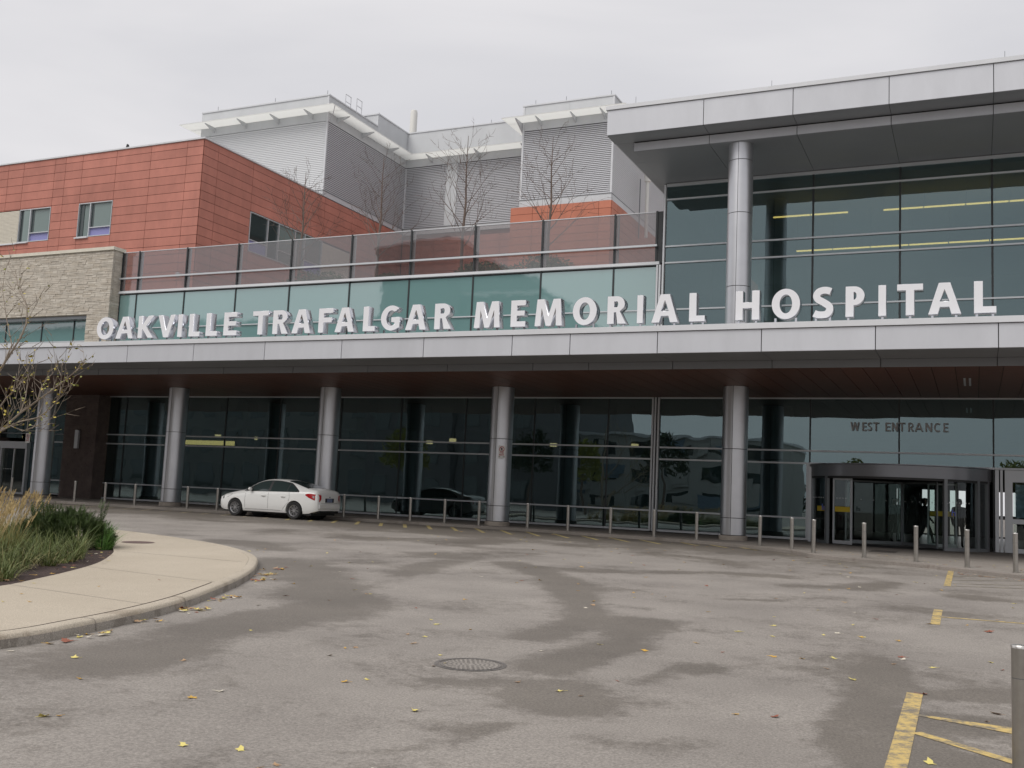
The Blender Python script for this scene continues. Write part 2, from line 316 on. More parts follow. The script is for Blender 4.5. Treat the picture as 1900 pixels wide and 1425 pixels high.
# ------------------------------------------------------------------ ground
def sheet(name, m, outline, zf, step=1.5, holes=(), parent=None, kind='structure'):
    pts = [Vector(p) for p in outline]; n = len(pts); edges = [(i, (i+1) % n) for i in range(n)]
    def inside(p, poly):
        c = False; j = len(poly)-1
        for i in range(len(poly)):
            a, b = poly[i], poly[j]
            if (a[1] > p[1]) != (b[1] > p[1]) and p[0] < (b[0]-a[0])*(p[1]-a[1])/(b[1]-a[1])+a[0]: c = not c
            j = i
        return c
    allp = pts[:]
    for h in holes:
        o = len(allp); allp += [Vector(p) for p in h]; edges += [(o+i, o+(i+1) % len(h)) for i in range(len(h))]
    xs = [p[0] for p in outline]; ys = [p[1] for p in outline]
    x = min(xs)+step*.5
    while x < max(xs):
        y = min(ys)+step*.5
        while y < max(ys):
            if inside((x, y), outline) and not any(inside((x, y), h) for h in holes): allp.append(Vector((x, y)))
            y += step
        x += step
    r = geometry.delaunay_2d_cdt([Vector((p[0], p[1])) for p in allp], edges, [], 0, 1e-5)
    vs, fs = r[0], r[2]; out = []
    for f in fs:
        c = sum((vs[i] for i in f), Vector((0, 0)))/len(f)
        if inside(c, outline) and not any(inside(c, h) for h in holes): out.append(tuple(f))
    mb = MB(); mb.add([(v.x, v.y, zf(v.x, v.y)) for v in vs], out); o = mb.build(name, m, parent, smooth=True)
    for p in o.data.polygons: pass
    bm = bmesh.new(); bm.from_mesh(o.data)
    bmesh.ops.delete(bm, geom=[v for v in bm.verts if not v.link_faces], context='VERTS')
    bmesh.ops.recalc_face_normals(bm, faces=bm.faces[:])
    if sum(f.normal.z for f in bm.faces) < 0: bmesh.ops.reverse_faces(bm, faces=bm.faces[:])
    bm.to_mesh(o.data); bm.free()
    if kind: o['kind'] = kind
    return o
def wall_strip(name, m, line, z0, z1, parent=None, kind=None):
    mb = MB(); vs = []; fs = []
    for p in line: vs += [(p[0], p[1], z0(*p)), (p[0], p[1], z1(*p))]
    for i in range(len(line)-1): fs.append((2*i, 2*i+2, 2*i+3, 2*i+1))
    o = mb.add(vs, fs).build(name, m, parent, smooth=True)
    if kind: o['kind'] = kind
    return o
def smoothline(pts, n=6):
    out = []
    P = [Vector(p) for p in pts]
    for i in range(len(P)-1):
        p0, p1, p2, p3 = P[max(i-1, 0)], P[i], P[i+1], P[min(i+2, len(P)-1)]
        for k in range(n):
            t = k/n; out.append(tuple(.5*((2*p1)+(-p0+p2)*t+(2*p0-5*p1+4*p2-p3)*t*t+(-p0+3*p1-3*p2+p3)*t**3)))
    out.append(tuple(P[-1])); return out
def offset(line, d, closed=False):
    out = []; n = len(line)
    for i in range(n):
        a = line[(i-1) % n] if (closed or i > 0) else line[i]; b = line[(i+1) % n] if (closed or i < n-1) else line[i]
        dx, dy = b[0]-a[0], b[1]-a[1]; l = math.hypot(dx, dy) or 1
        out.append((line[i][0]-dy/l*d, line[i][1]+dx/l*d))
    return out
# road grid
xs = [-400, -200, -120, -80, -60]+[-48+1.2*i for i in range(22)]+[-21+.2*i for i in range(126)]+[5, 8, 14, 25, 40, 80, 200, 400]
ys = [-400, -200, -90, -40, -20, -10, 0, 2, 4]+[5+.2*i for i in range(145)]+[35, 36, 40, 100, 400]
mb = MB(); vs = [(x, y, gz(y)) for y in ys for x in xs]; nx = len(xs)
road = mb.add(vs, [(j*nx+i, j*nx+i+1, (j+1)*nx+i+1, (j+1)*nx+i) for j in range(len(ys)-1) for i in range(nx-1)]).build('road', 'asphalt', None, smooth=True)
def damp_shade_at(x, y):
    v = 0
    for x0, y0, x1, y1, w, st in DAMP:
        if x < min(x0, x1)-2.5*w or x > max(x0, x1)+2.5*w or y < min(y0, y1)-2.5*w or y > max(y0, y1)+2.5*w: continue
        dx, dy = x1-x0, y1-y0; l2 = dx*dx+dy*dy+1e-9; t = max(0, min(1, ((x-x0)*dx+(y-y0)*dy)/l2)); d = math.hypot(x-x0-dx*t, y-y0-dy*t)
        v = max(v, st*max(0, 1-max(0, d-w*.32)/(w*1.15)))
    if y > 27: v = max(v, min(1, (y-27-1.2*noise.noise(Vector((x*.4, y*.3, 3))))/2.6))  # kerb strip: wet dirt plus canopy shade, both painted into the asphalt colour
    return v
at_ = road.data.attributes.new('damp_shade', 'FLOAT', 'POINT'); at_.data.foreach_set('value', [damp_shade_at(v[0], v[1]) for v in vs])
road['kind'] = 'structure'
# pavement along the facade
KERB = smoothline([(-60, 32.6), (-45, 32.9), (-36.6, 33.0), (-30, 33.1), (-23.4, 33.85), (-17, 34.25), (-12.4, 33.8), (-8.4, 33.05), (-6.1, 31.6), (-4.9, 30.4), (-4.0, 28.9), (-2.7, 28.2), (-1.4, 27.8), (-.2, 26.95), (.85, 26.2), (3, 25.2), (8, 24), (16, 23)], 6)
kin = offset(KERB, .16)
pz = lambda x, y: gz(y)+.1
pav = sheet('pavement', 'pavement_conc', kin+[(16, 40.5), (-60, 40.5)], pz, 1.6)
kb = MB(); vs = []; fs = []
for a, b in zip(KERB, kin): vs += [(a[0], a[1], gz(a[1])-.05), (a[0], a[1], gz(a[1])+.085), (a[0]*.9+b[0]*.1, a[1]*.9+b[1]*.1, gz(a[1])+.1), (b[0], b[1], pz(*b)+.001)]
for i in range(len(KERB)-1):
    for k in range(3): fs.append((4*i+k, 4*i+4+k, 4*i+5+k, 4*i+1+k))
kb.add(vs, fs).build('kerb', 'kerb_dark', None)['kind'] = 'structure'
# pavement joints as recessed dark strips (real grooves are 8 mm: thin strips set in the slab)
def groove(line, w, par, name='joint', dz=.002, m='kerb_face'):
    a = offset(line, w/2); b = offset(line, -w/2); vs = []; fs = []
    for p, q in zip(a, b): vs += [(p[0], p[1], pz(*p)+dz), (q[0], q[1], pz(*q)+dz)]
    for i in range(len(line)-1): fs.append((2*i, 2*i+1, 2*i+3, 2*i+2))
    return MB().add(vs, fs).build(name, m, par)
groove(smoothline([(-6, 34.2), (-3.4, 32.4), (-1, 31.2), (2, 30.2), (8, 29)], 4), .045, pav)
for x in (-38, -33.5, -27, -20, -14, -9.5): groove([(x, 34.6), (x, 38.9)], .02, pav)
# traffic island
isl = smoothline([(-9.6, 2), (-8.75, 4.5), (-8.47, 6.97), (-8.62, 8.1), (-8.9, 9.25), (-9.3, 10.4), (-9.85, 11.6), (-10.5, 12.9), (-11.2, 14.1), (-11.9, 15.1), (-12.7, 16.1), (-13.75, 17.05), (-15.1, 17.95), (-16.5, 18.6), (-18.3, 19.25), (-20.6, 19.8), (-25, 20.4), (-32, 20.4)], 5)
iz = lambda x, y: gz(y)+.13
iin = offset(isl, .2)
bed = smoothline([(-12.1, 5.5), (-11.7, 8.2), (-11.9, 9.67), (-12.3, 10.6), (-12.85, 11.7), (-13.6, 12.95), (-14.6, 14.2), (-15.5, 15.15), (-16.9, 16.3), (-18.4, 17.2), (-22, 18), (-32, 18.4)], 4)
island = sheet('traffic_island', 'concrete', iin+[(-32, 18.4)]+bed[::-1][1:]+[(-12.1, 2)], iz, 1.2)
bedz = lambda x, y: gz(y)+.10+.05*noise.noise(Vector((x*1.1, y*1.1, 0)))
sheet('planting_bed', 'mulch', bed+[(-32, 5.5)], bedz, .35)
wall_strip('bed_edge', 'kerb_face', bed, lambda x, y: gz(y)-.0, lambda x, y: gz(y)+.1302, None, 'structure')
vs = []; fs = []; kb = MB()
prof = lambda a, b, t: (a[0]*(1-t)+b[0]*t, a[1]*(1-t)+b[1]*t)
for a, b in zip(isl, iin):
    c1, c2, c3 = prof(a, b, .1), prof(a, b, .3), prof(a, b, .96)
    vs += [(a[0], a[1], gz(a[1])-.04), (c1[0], c1[1], gz(c1[1])+.085), (prof(a, b, .18)[0], prof(a, b, .18)[1], gz(a[1])+.118), (c2[0], c2[1], gz(c2[1])+.132), (c3[0], c3[1], gz(c3[1])+.136), (b[0], b[1], gz(b[1])+.118)]
for i in range(len(isl)-1):
    for k in range(5): fs.append((6*i+k, 6*i+6+k, 6*i+7+k, 6*i+1+k))
ik = kb.add(vs, fs, 0); ik.mi = [1 if (j % 5) == 0 else 0 for j in range(len(ik.f))]
ko = ik.build('island_kerb', ['kerb_conc', 'kerb_face'], None, smooth=True); ko['kind'] = 'structure'
jz = lambda p, dz: (p[0], p[1], gz(p[1])+.13+dz)
def icut(a, b, w, m='kerb_face'):
    a, b = Vector(a), Vector(b); d = (b-a).normalized(); n = Vector((-d.y, d.x))*w/2; N = 8; vs = []; fs = []
    for i in range(N+1):
        p = a.lerp(b, i/N); vs += [jz(p+n, .002), jz(p-n, .002)]
    for i in range(N): fs.append((2*i, 2*i+1, 2*i+3, 2*i+2))
    return MB().add(vs, fs).build('joint', m, island)
icut((-15.3, 15.0), (-12.2, 15.0), .015)
icut((-13.2, 12.4), (-10.3, 12.1), .012)
icut((-12.0, 9.9), (-9.25, 9.6), .012)
icut((-16.9, 16.4), (-15.1, 17.7), .012)
for y_ in (6.2, 8.3, 10.5, 12.7, 14.8, 16.6, 18.2):
    i_ = min(range(len(isl)), key=lambda q: abs(isl[q][1]-y_)); a_, b_ = isl[i_], iin[i_]; d_ = (b_[0]-a_[0], b_[1]-a_[1]); n_ = (-d_[1]*.03, d_[0]*.03); vs = []
    for t_, z_ in ((-.02, .0), (.09, .088), (.17, .121), (.30, .136), (.96, .140), (1, .13)):
        for sg_ in (1, -1): vs.append((a_[0]+d_[0]*t_+n_[0]*sg_, a_[1]+d_[1]*t_+n_[1]*sg_, gz(a_[1]+d_[1]*t_)+z_))
    MB().add(vs, [(2*q, 2*q+1, 2*q+3, 2*q+2) for q in range(5)]).build('joint', 'kerb_dark', ko)
g2 = offset(isl, .235); g3 = offset(isl, .215)
seg = [i for i in range(len(isl)) if 5 < isl[i][1] < 12.2]
for run in (seg,):
    vs = []; fs = []
    for i in run: vs += [(g3[i][0], g3[i][1], gz(g3[i][1])+.133), (g2[i][0], g2[i][1], gz(g2[i][1])+.133)]
    for i in range(len(run)-1): fs.append((2*i, 2*i+2, 2*i+3, 2*i+1))
    MB().add(vs, fs).build('joint', 'mulch', island)
# painted markings
def quadstrip(name, m, a, b, w, w2=None, dz=.004):
    a, b = Vector(a), Vector(b); d = (b-a).normalized(); n = Vector((-d.y, d.x)); w2 = w2 or w; N = max(2, int((b-a).length/.8)); vs = []; fs = []
    for i in range(N+1):
        p = a.lerp(b, i/N); ww = (w+(w2-w)*i/N)/2
        for s in (1, -1):
            q = p+n*ww*s; vs.append((q.x, q.y, gz(q.y)+dz))
    for i in range(N): fs.append((2*i, 2*i+1, 2*i+3, 2*i+2))
    return MB().add(vs, fs).build(name, m, road)
quadstrip('painted_line', 'paint_yellow', (-.515, 10.3), (-.47, 5.6), .14)
quadstrip('painted_line', 'paint_yellow', (-.55, 17.95), (-.53, 15.9), .13)
quadstrip('painted_line', 'paint_yellow', (-.55, 27.5), (-.53, 22.65), .13)
quadstrip('painted_line', 'paint_yellow', (-.44, 9.31), (.8, 9.02), .06, .36)
quadstrip('painted_line', 'paint_yellow', (-.42, 8.62), (.6, 7.75), .11)
quadstrip('painted_line', 'paint_yellow', (-.45, 7.42), (.3, 6.9), .06)
quadstrip('painted_line', 'paint_yellow', (-.48, 16.92), (1.4, 17.05), .10)
for (a, b) in (((-.48, 25.5), (1.6, 27.2)), ((-.47, 24.35), (1.9, 26.3)), ((-.46, 23.4), (2.2, 25.1)), ((-.46, 22.75), (2.2, 24.2))): quadstrip('painted_line', 'paint_worn', a, b, .09)
x = -37.5; i = 0
while x < -5.5:
    ky = min(KERB, key=lambda p: abs(p[0]-(x-1.6)))[1]; y1 = ky-.35; y0 = min(30.9, y1-1.2)
    if x > -8: y0 = y1-1.5
    quadstrip('hatch_line', 'paint_hatch' if x > -24 else 'paint_pale', (x, y0), (x-.6*(y1-y0), y1), .13); x += 1.02; i += 1
quadstrip('edge_line', 'paint_worn', (-4.5, 29.1), (-6.4, 31.5), .1); quadstrip('edge_line', 'paint_worn', (-4.3, 28.75), (-2.8, 28.0), .08)

# ------------------------------------------------------------------ lower canopy
SE = [-58.9, -55.65, -52.4, -49.15, -45.9, -42.65, -39.4, -36.14, -32.88, -29.62, -26.35, -23.08, -19.8, -16.57, -13.35, -11.38, -8.59, -5.53, -2.46, .56, 3.65, 6.74, 9.8]
cn = thing('entrance_canopy', 'long silver canopy on round columns above the drop-off, carrying the raised hospital name letters', 'canopy', (-15, 30, .46))
for a, b in zip(SE[:-1], SE[1:]):
    B('fascia_panel', 'fascia_metal', cn, a+.011, b-.011, 28.78, 28.83, 6.05, 6.695, bevel=.006)
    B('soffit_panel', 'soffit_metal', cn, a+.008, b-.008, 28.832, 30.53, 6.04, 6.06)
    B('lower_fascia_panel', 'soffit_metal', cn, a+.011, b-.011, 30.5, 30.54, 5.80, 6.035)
MB().prism([(28.73, 6.71), (28.73, 6.875), (28.78, 6.885), (29.7, 6.885), (29.7, 6.71)], 'x', -58.9, 9.8).build('roof_cap', 'cap_metal', cn)
B('roof_slab', 'roof_core', cn, -58.9, 9.8, 28.85, 38.9, 6.065, 6.70)
B('roof_membrane', 'roof_membrane', cn, -58.9, 9.8, 29.705, 38.9, 6.705, 6.84)
B('inner_slab', 'roof_core', cn, -58.9, 9.8, 30.56, 38.9, 5.84, 6.06)
x = -45.0
while x < 9:
    B('soffit_plank', 'wood', cn, x+.006, x+.606, 30.56, 38.98, 5.80, 5.83); x += .618
B('soffit_plank', 'wood', cn, -58.9, -45.0, 30.56, 38.2, 5.80, 5.83)
B('soffit_light', 'alu', cn, -.32, -.26, 33.2, 35.2, 5.79, 5.799); B('soffit_light', 'alu', cn, -.17, -.11, 33.2, 35.2, 5.79, 5.799)
def column(x, y, ztop, segs):
    core = MB().lathe((x, y), [(.425, .46), (.425, ztop)], 28).build('column', 'roof_core', cn, smooth=True)
    MB().lathe((x, y), [(0, .46), (.49, .46), (.49, .6), (.47, .62), (0, .62)], 32).build('plinth', 'concrete_base', core, smooth=True)
    for i in range(len(segs)-1):
        z0, z1 = segs[i]+.008, segs[i+1]-.008
        for k in range(2):
            a0 = -math.pi/2+k*math.pi+.018; a1 = a0+math.pi-.036
            MB().lathe((x, y), [(.425, z0), (.441, z0+.004), (.441, z1-.004), (.425, z1)], 24, a0, a1).build('cladding_shell', 'column_metal', core, smooth=True)
for x in (-49.8, -41.35, -33.05, -24.75, -16.7): column(x, 35.4, 5.81, [.63, 1.22, 3.78, 5.80])
column(-7.65, 35.4, 14.61, [.63, 1.22, 3.6, 5.80, 6.84, 9.35, 12.01, 13.95, 14.6])
column(1.0+.6+5.5, 35.4, 14.61, [.63, 1.22, 3.6, 5.80, 6.84, 9.35, 12.01, 13.95, 14.6])

# ------------------------------------------------------------------ glass wing
gw = thing('glass_entrance_wing', 'glass curtain wall building with a big overhanging flat roof and a glazed terrace guard', 'building', (-15, 39, .46))
ML = [-41.0, -39.83, -36.6, -33.3, -30.05, -26.6, -23.38, -20.12, -16.87, -13.6, -11.74]
MR = [-11.42, -8.6, -5.62, -2.5, .58, 3.67, 6.76, 9.8]
def tr(x0, x1, z, h=.06, d=.075, m='alu'): return B('transom', m, gw, x0, x1, 39-d, 38.998, z-h/2, z+h/2)
def mu(x, z0, z1, w=.055, d=.03, m='dark_frame'): return B('mullion', m, gw, x-w/2, x+w/2, 39-d, 39.05, z0, z1)
grow = [.56, 1.30, 3.33, 3.80, 5.78]
for lst in (ML, MR):
    for a, b in zip(lst[:-1], lst[1:]):
        for z0, z1 in zip(grow[:-1], grow[1:]):
            if a > -5.7 and b < .7 and z1 < 3.4: continue
            if a > 3.6 and z1 < 3.4: pass
            if a >= .5 and z1 < 3.4 and b < 3.7: continue
            pane('window_pane', 'vision_glass', gw, a+.02, b-.02, z0+.02, z1-.02, 39.0)
    for x in lst[1:-1]: mu(x, .5 if not (-5 < x < .5) else 3.33, 5.79)
for x0, x1 in ((ML[0], ML[-1]), (MR[0], -5.62)):
    tr(x0, x1, .53, .08); tr(x0, x1, 1.30); tr(x0, x1, 3.33)
for x0, x1 in ((ML[0], ML[-1]), (MR[0], 9.8)): tr(x0, x1, 3.80); tr(x0, x1, 5.77, .05)
tr(-5.62, 9.8, 3.33, .07, .09)
for zz in (3.67, 6.76): pass
tr(3.7, 9.8, .53, .08); tr(3.7, 9.8, 1.30)
for x in (-11.71, -11.60, -11.47): B('mullion', 'alu', gw, x-.035, x+.035, 38.88, 39.05, .5, 5.79)
B('mullion', 'alu', gw, -5.72, -5.6, 38.86, 39.06, .5, 3.33)
# upper spandrel + guard (left), vision glass (right)
for a, b in zip(ML[:-1], ML[1:]):
    pane('spandrel_pane', 'spandrel', gw, a+.02, b-.02, 6.86, 9.33, 39.0, .03, .0035)
    pane('spandrel_pane', 'spandrel', gw, a+.02, b-.02, 9.37, 11.14, 39.0, .03, .0035)
    pane('guard_pane', 'guard_glass', gw, a+.05, b-.05, 11.36, 13.42, 39.0, .02, .003)
    B('guard_rail', 'cap_metal', gw, a+.02, b-.02, 38.97, 39.04, 13.42, 13.45)
for x in ML: mu(x, 6.85, 11.2, .07)
for x in ML[:-1]+[-11.80]:
    B('guard_post', 'dark_frame', gw, x-.04, x+.04, 38.96, 39.16, 11.3, 13.47); B('guard_post_trim', 'alu', gw, x+.09, x+.15, 39.05, 39.14, 11.36, 13.42)
B('guard_post', 'dark_frame', gw, -11.76, -11.56, 38.99, 39.3, 11.3, 13.45)
tr(ML[0], ML[-1], 9.35, .05, .06); tr(ML[0], ML[-1], 7.05, .04, .05)
B('base_rail', 'cap_metal', gw, ML[0], ML[-1]+.1, 38.88, 39.1, 11.22, 11.34)
B('mid_rail', 'alu', gw, ML[0], ML[-1], 38.84, 38.92, 11.97, 12.05)
B('spandrel_backing', 'roof_core', gw, ML[0], ML[-1], 39.06, 39.3, 6.8, 11.2)
urow = [6.86, 9.35, 11.27, 11.95, 13.90, 14.5]
for a, b in zip(MR[:-1], MR[1:]):
    for z0, z1 in zip(urow[:-1], urow[1:]): pane('window_pane', 'vision_glass', gw, a+.02, b-.02, z0+.02, z1-.02, 39.0)
for x in MR[1:-1]: mu(x, 6.85, 14.5, .07)
for z in urow[1:-1]: tr(MR[0], 9.8, z, .06)
B('transom', 'alu', gw, MR[0], 9.8, 38.93, 38.998, 14.44, 14.56)
for x in (-11.71, -11.60, -11.47): B('mullion', 'cap_metal', gw, x-.035, x+.035, 38.88, 39.05, 6.86, 14.5 if x > -11.5 else 11.2)
B('side_wall', 'alu_dark', gw, -11.52, -11.40, 39.06, 52, 11.2, 14.5)
# interiors
B('floor', 'interior_floor', gw, -66, 14, 39.1, 62, .3, .47)
B('interior_ceiling', 'interior_wall', gw, -66, 14, 39.35, 62, 5.8, 6.0)
B('interior_side_wall', 'interior_dark', gw, -66.2, -66, 39.3, 62, .4, 5.8)
B('interior_side_wall', 'interior_dark', gw, 14, 14.2, 38, 62, .4, 14.5)
# back wall with window openings toward the courtyard
ox = [(-4.1, -3.75), (-2.75, -2.45), (-2.35, -2.1), (-1.3, -.95), (-.85, -.5), (1.1, 1.5), (1.65, 2.05), (2.9, 3.2)]
cur = -66
for a, b in ox:
    B('back_wall', 'interior_dark', gw, cur, a, 62, 62.3, .4, 5.8); B('back_wall', 'interior_dark', gw, a, b, 62, 62.3, 3.0, 5.8); B('back_wall', 'interior_dark', gw, a, b, 62, 62.3, 1.5, 1.7)
    B('back_wall', 'interior_dark', gw, a, b, 62, 62.3, .4, .55)
    cur = b
B('back_wall', 'interior_dark', gw, cur, 14, 62, 62.3, .4, 5.8)
for x in (-44, -35, -27.5, -19.5, -14, -7.2, 3.5): B('interior_column', 'interior_wall', gw, x-.35, x+.35, 42.2, 42.9, .47, 5.8)
for x0, x1, y in ((-36, -33, 47), (-22, -17, 50), (-30.5, -29.9, 46)): B('interior_partition', 'interior_wall', gw, x0, x1, y, y+.15, .47, 3.1)
for x, y in ((-36.5, 42.2), (-35.2, 43.6), (-29.2, 41.5), (-24.4, 43.5), (-21.9, 41.2), (-17.7, 43.2), (-13.5, 42.3), (-31.5, 45.5)):
    MB().lathe((x, y), [(0, 3.95), (.16, 3.95), (.16, 4.1), (.02, 4.1)], 16).build('ceiling_lamp', 'lamp_cool', gw); B('lamp_rod', 'interior_wall', gw, x-.015, x+.015, y-.015, y+.015, 4.1, 5.8)
B('lit_bulkhead', 'lamp_band', gw, -41.3, -36.6, 44.0, 44.1, 3.62, 3.86)
B('bulkhead', 'interior_wall', gw, -41.6, -36.4, 43.9, 44.3, 3.88, 4.6)
# upper room
B('upper_floor', 'interior_floor', gw, -11.4, 14, 39.06, 58, 6.6, 6.85)
B('upper_back_wall', 'interior_light', gw, -11.4, 14, 58, 58.2, 6.85, 14.5)
for i, z0 in enumerate((7.4,)):
    pass
for x in (-9.9, 6): B('interior_column', 'interior_wall', gw, x-.35, x+.35, 42.2, 42.9, 6.85, 14.2)
B('upper_ceiling', 'interior_light', gw, -11.4, 14, 39.06, 58, 14.3, 14.5)
for x0, x1, y, z in ((-7.6, -4.6, 41.5, 13.55), (-3.3, 13, 41.55, 13.55), (-6.95, 13, 43.45, 12.55)):
    xx = x0
    while xx < x1-.1:
        xe = min(xx+1.5, x1); B('linear_lamp', 'lamp_warm', gw, xx+.02, xe-.02, y-.04, y+.04, z, z+.05); B('lamp_rod', 'interior_wall', gw, xx+.02, xx+.04, y-.01, y+.01, z+.05, 14.3); xx = xe
for i in range(9):
    x = -8+i*1.9; MB().tube([(x, 47, 6.9), (x-1.3, 47, 11.2)], .15, 6).build('roof_brace', 'interior_dark', gw)
# roof canopy
def rp(name, m, *b): return B(name, m, gw, *b)
rs = [-12.3, -8.7, -5.61, -2.53, .57, 3.66, 6.75, 9.85]
for a, b in zip(rs[:-1], rs[1:]):
    rp('roof_fascia_panel', 'fascia_metal', a+.012, b-.012, 33.95, 34.0, 14.97, 15.90)
    a2 = max(a, -11.54)
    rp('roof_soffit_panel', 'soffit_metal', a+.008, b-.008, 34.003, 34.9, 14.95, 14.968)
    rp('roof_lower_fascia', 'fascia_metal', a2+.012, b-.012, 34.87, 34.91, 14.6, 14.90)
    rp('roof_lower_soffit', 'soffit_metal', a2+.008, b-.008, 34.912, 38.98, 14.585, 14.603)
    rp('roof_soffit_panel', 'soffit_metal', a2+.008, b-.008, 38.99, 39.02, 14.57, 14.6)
rp('roof_reveal', 'roof_core', -11.5, 9.85, 34.92, 35.0, 14.62, 14.95)
for y0, y1 in ((34.0, 37.2), (37.2, 40.4), (40.4, 43.6), (43.6, 46.8), (46.8, 52)):
    rp('roof_side_panel', 'fascia_metal', -12.3, -12.25, y0+.012, y1-.012, 14.97, 15.90)
    rp('roof_soffit_panel', 'soffit_metal', -12.25, -11.56, max(y0, 34.91)+.008, y1-.008, 14.95, 14.968)
rp('roof_lower_side', 'soffit_metal', -11.555, -11.52, 34.9, 52, 14.6, 14.95)
rp('roof_slab', 'roof_core', -12.24, 9.85, 34.02, 52, 14.98, 15.88)
rp('roof_lower_slab', 'roof_core', -11.5, 9.85, 35.02, 52, 14.61, 14.97)
MB().prism([(33.9, 15.92), (33.9, 16.06), (52, 16.06), (52, 15.92)], 'x', -12.35, 9.85).build('roof_cap', 'cap_metal', gw)
for x, y in ((-11.3, 34.2), (-6.4, 34.3), (.9, 34.3)): MB().tube([(x, y, 16.05), (x, y, 16.42)], .008, 5).build('lightning_rod', 'alu_dark', gw)
# terrace deck and low parapet planter behind the guard
B('terrace_deck', 'roof_membrane', gw, -46.2, -11.5, 39.31, 80, 10.9, 11.22)
MB().box(-41, -11.8, 39.32, 40.2, 11.22, 11.42).build('planter_edge', 'roof_core', gw)

# ------------------------------------------------------------------ stone wing
sw = thing('stone_clad_wing', 'pale split stone wall left of the terrace with a recessed teal strip window', 'building', (-50, 38.3, .46))
B('wall', 'mortar', sw, -64, -41.03, 38.40, 39.25, 10.03, 13.44)
B('roof', 'roof_membrane', sw, -64, -41.03, 39.26, 50, 10.6, 11.0)
B('wall', 'mortar', sw, -42.58, -41.03, 38.40, 39.25, 6.6, 10.03); B('wall', 'mortar', sw, -64, -55.0, 38.40, 39.25, 6.6, 10.03)
B('wall', 'mortar', sw, -55, -42.58, 39.2, 39.25, 6.6, 10.03)
def stones(x0, x1, z0, z1, y, mb, side=None):
    z = z0; r = 0
    while z < z1-.02:
        h = random.choice((.07, .085, .085, .1, .1, .13)); h = min(h, z1-z); x = x0
        while x < x1-.02:
            w = random.uniform(.18, .62) if h < .14 else random.uniform(.22, .5); w = min(w, x1-x)
            d = random.uniform(.0, .026); j = .005
            if side is None: mb.box(x+j, x+w-j, y-d, y+.12, z+j, z+h-j, random.choice((0, 0, 1, 2)))
            else: mb.box(side-.12, side+d, x+j, x+w-j, z+j, z+h-j, random.choice((0, 0, 1, 2)))
            x += w
        z += h
for nm, c in (('stone_light', (.53, .485, .415)), ('stone_warm', (.45, .40, .33))): mat(nm, c, .85, var=(3.3, .14), bump=(22, .5, .012))
s_ = MB(); stones(-64, -41.0, 10.07, 13.44, 38.34, s_); stones(-42.55, -41.0, 6.85, 10.07, 38.34, s_); stones(-64, -55, 6.85, 10.07, 38.34, s_)
s_.build('wall_stone', ['stone', 'stone_light', 'stone_warm'], sw)['kind'] = 'stuff'
s_ = MB(); stones(38.47, 39.0, 6.85, 13.44, 0, s_, side=-41.02); s_.build('return_stone', ['stone', 'stone_light', 'stone_warm'], sw)['kind'] = 'stuff'
MB().box(-64.1, -40.93, 38.24, 39.1, 13.45, 13.62).build('coping', 'cream_brick', sw)

B('window_head', 'alu_dark', sw, -55, -42.56, 38.45, 39.1, 9.86, 10.02); B('window_jamb', 'alu_dark', sw, -42.62, -42.56, 38.45, 39.1, 6.85, 9.86)
wx = [-55, -52.2, -49.2, -46.4, -44.0, -42.64]
for a, b in zip(wx[:-1], wx[1:]):
    pane('window_pane', 'spandrel', sw, a+.02, b-.02, 8.75, 9.84, 38.9); pane('window_pane', 'spandrel', sw, a+.02, b-.02, 6.9, 8.7, 38.9)
    B('mullion', 'dark_frame', sw, b-.03, b+.03, 38.86, 38.96, 6.9, 9.85)
B('transom', 'alu', sw, -55, -42.64, 38.82, 38.9, 8.70, 8.76)
# ground floor of stone wing under canopy
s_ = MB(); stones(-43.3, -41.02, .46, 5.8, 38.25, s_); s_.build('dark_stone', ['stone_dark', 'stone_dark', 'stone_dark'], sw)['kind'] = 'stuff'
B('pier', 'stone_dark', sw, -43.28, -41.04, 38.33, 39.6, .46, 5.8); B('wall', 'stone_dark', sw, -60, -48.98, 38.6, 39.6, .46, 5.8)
for x0, x1, z0, z1 in ((-45.0, -43.32, .62, 1.28), (-45.0, -43.32, 1.34, 3.3), (-45, -43.32, 3.36, 3.72), (-46.6, -45.04, .62, 3.72), (-45.3, -43.32, 3.78, 5.78), (-47.2, -45.34, 3.78, 5.78), (-48.95, -47.24, 3.5, 5.78)): pane('window_pane', 'vision_glass', sw, x0+.02, x1-.02, z0, z1, 39.0)
for x0, x1, z0, z1 in ((-45.03, -44.97, .5, 3.72), (-43.36, -43.3, .5, 3.72)): B('window_frame', 'alu', sw, x0, x1, 38.93, 38.99, z0, z1)
for z in (.58, 1.31, 3.33): B('window_frame', 'alu', sw, -44.96, -43.37, 38.94, 38.99, z-.03, z+.03)
B('transom', 'alu_dark', sw, -48.95, -43.32, 38.9, 38.99, 3.725, 3.775)
B('mullion', 'dark_frame', sw, -45.34, -45.28, 38.96, 39.02, 3.78, 5.78)
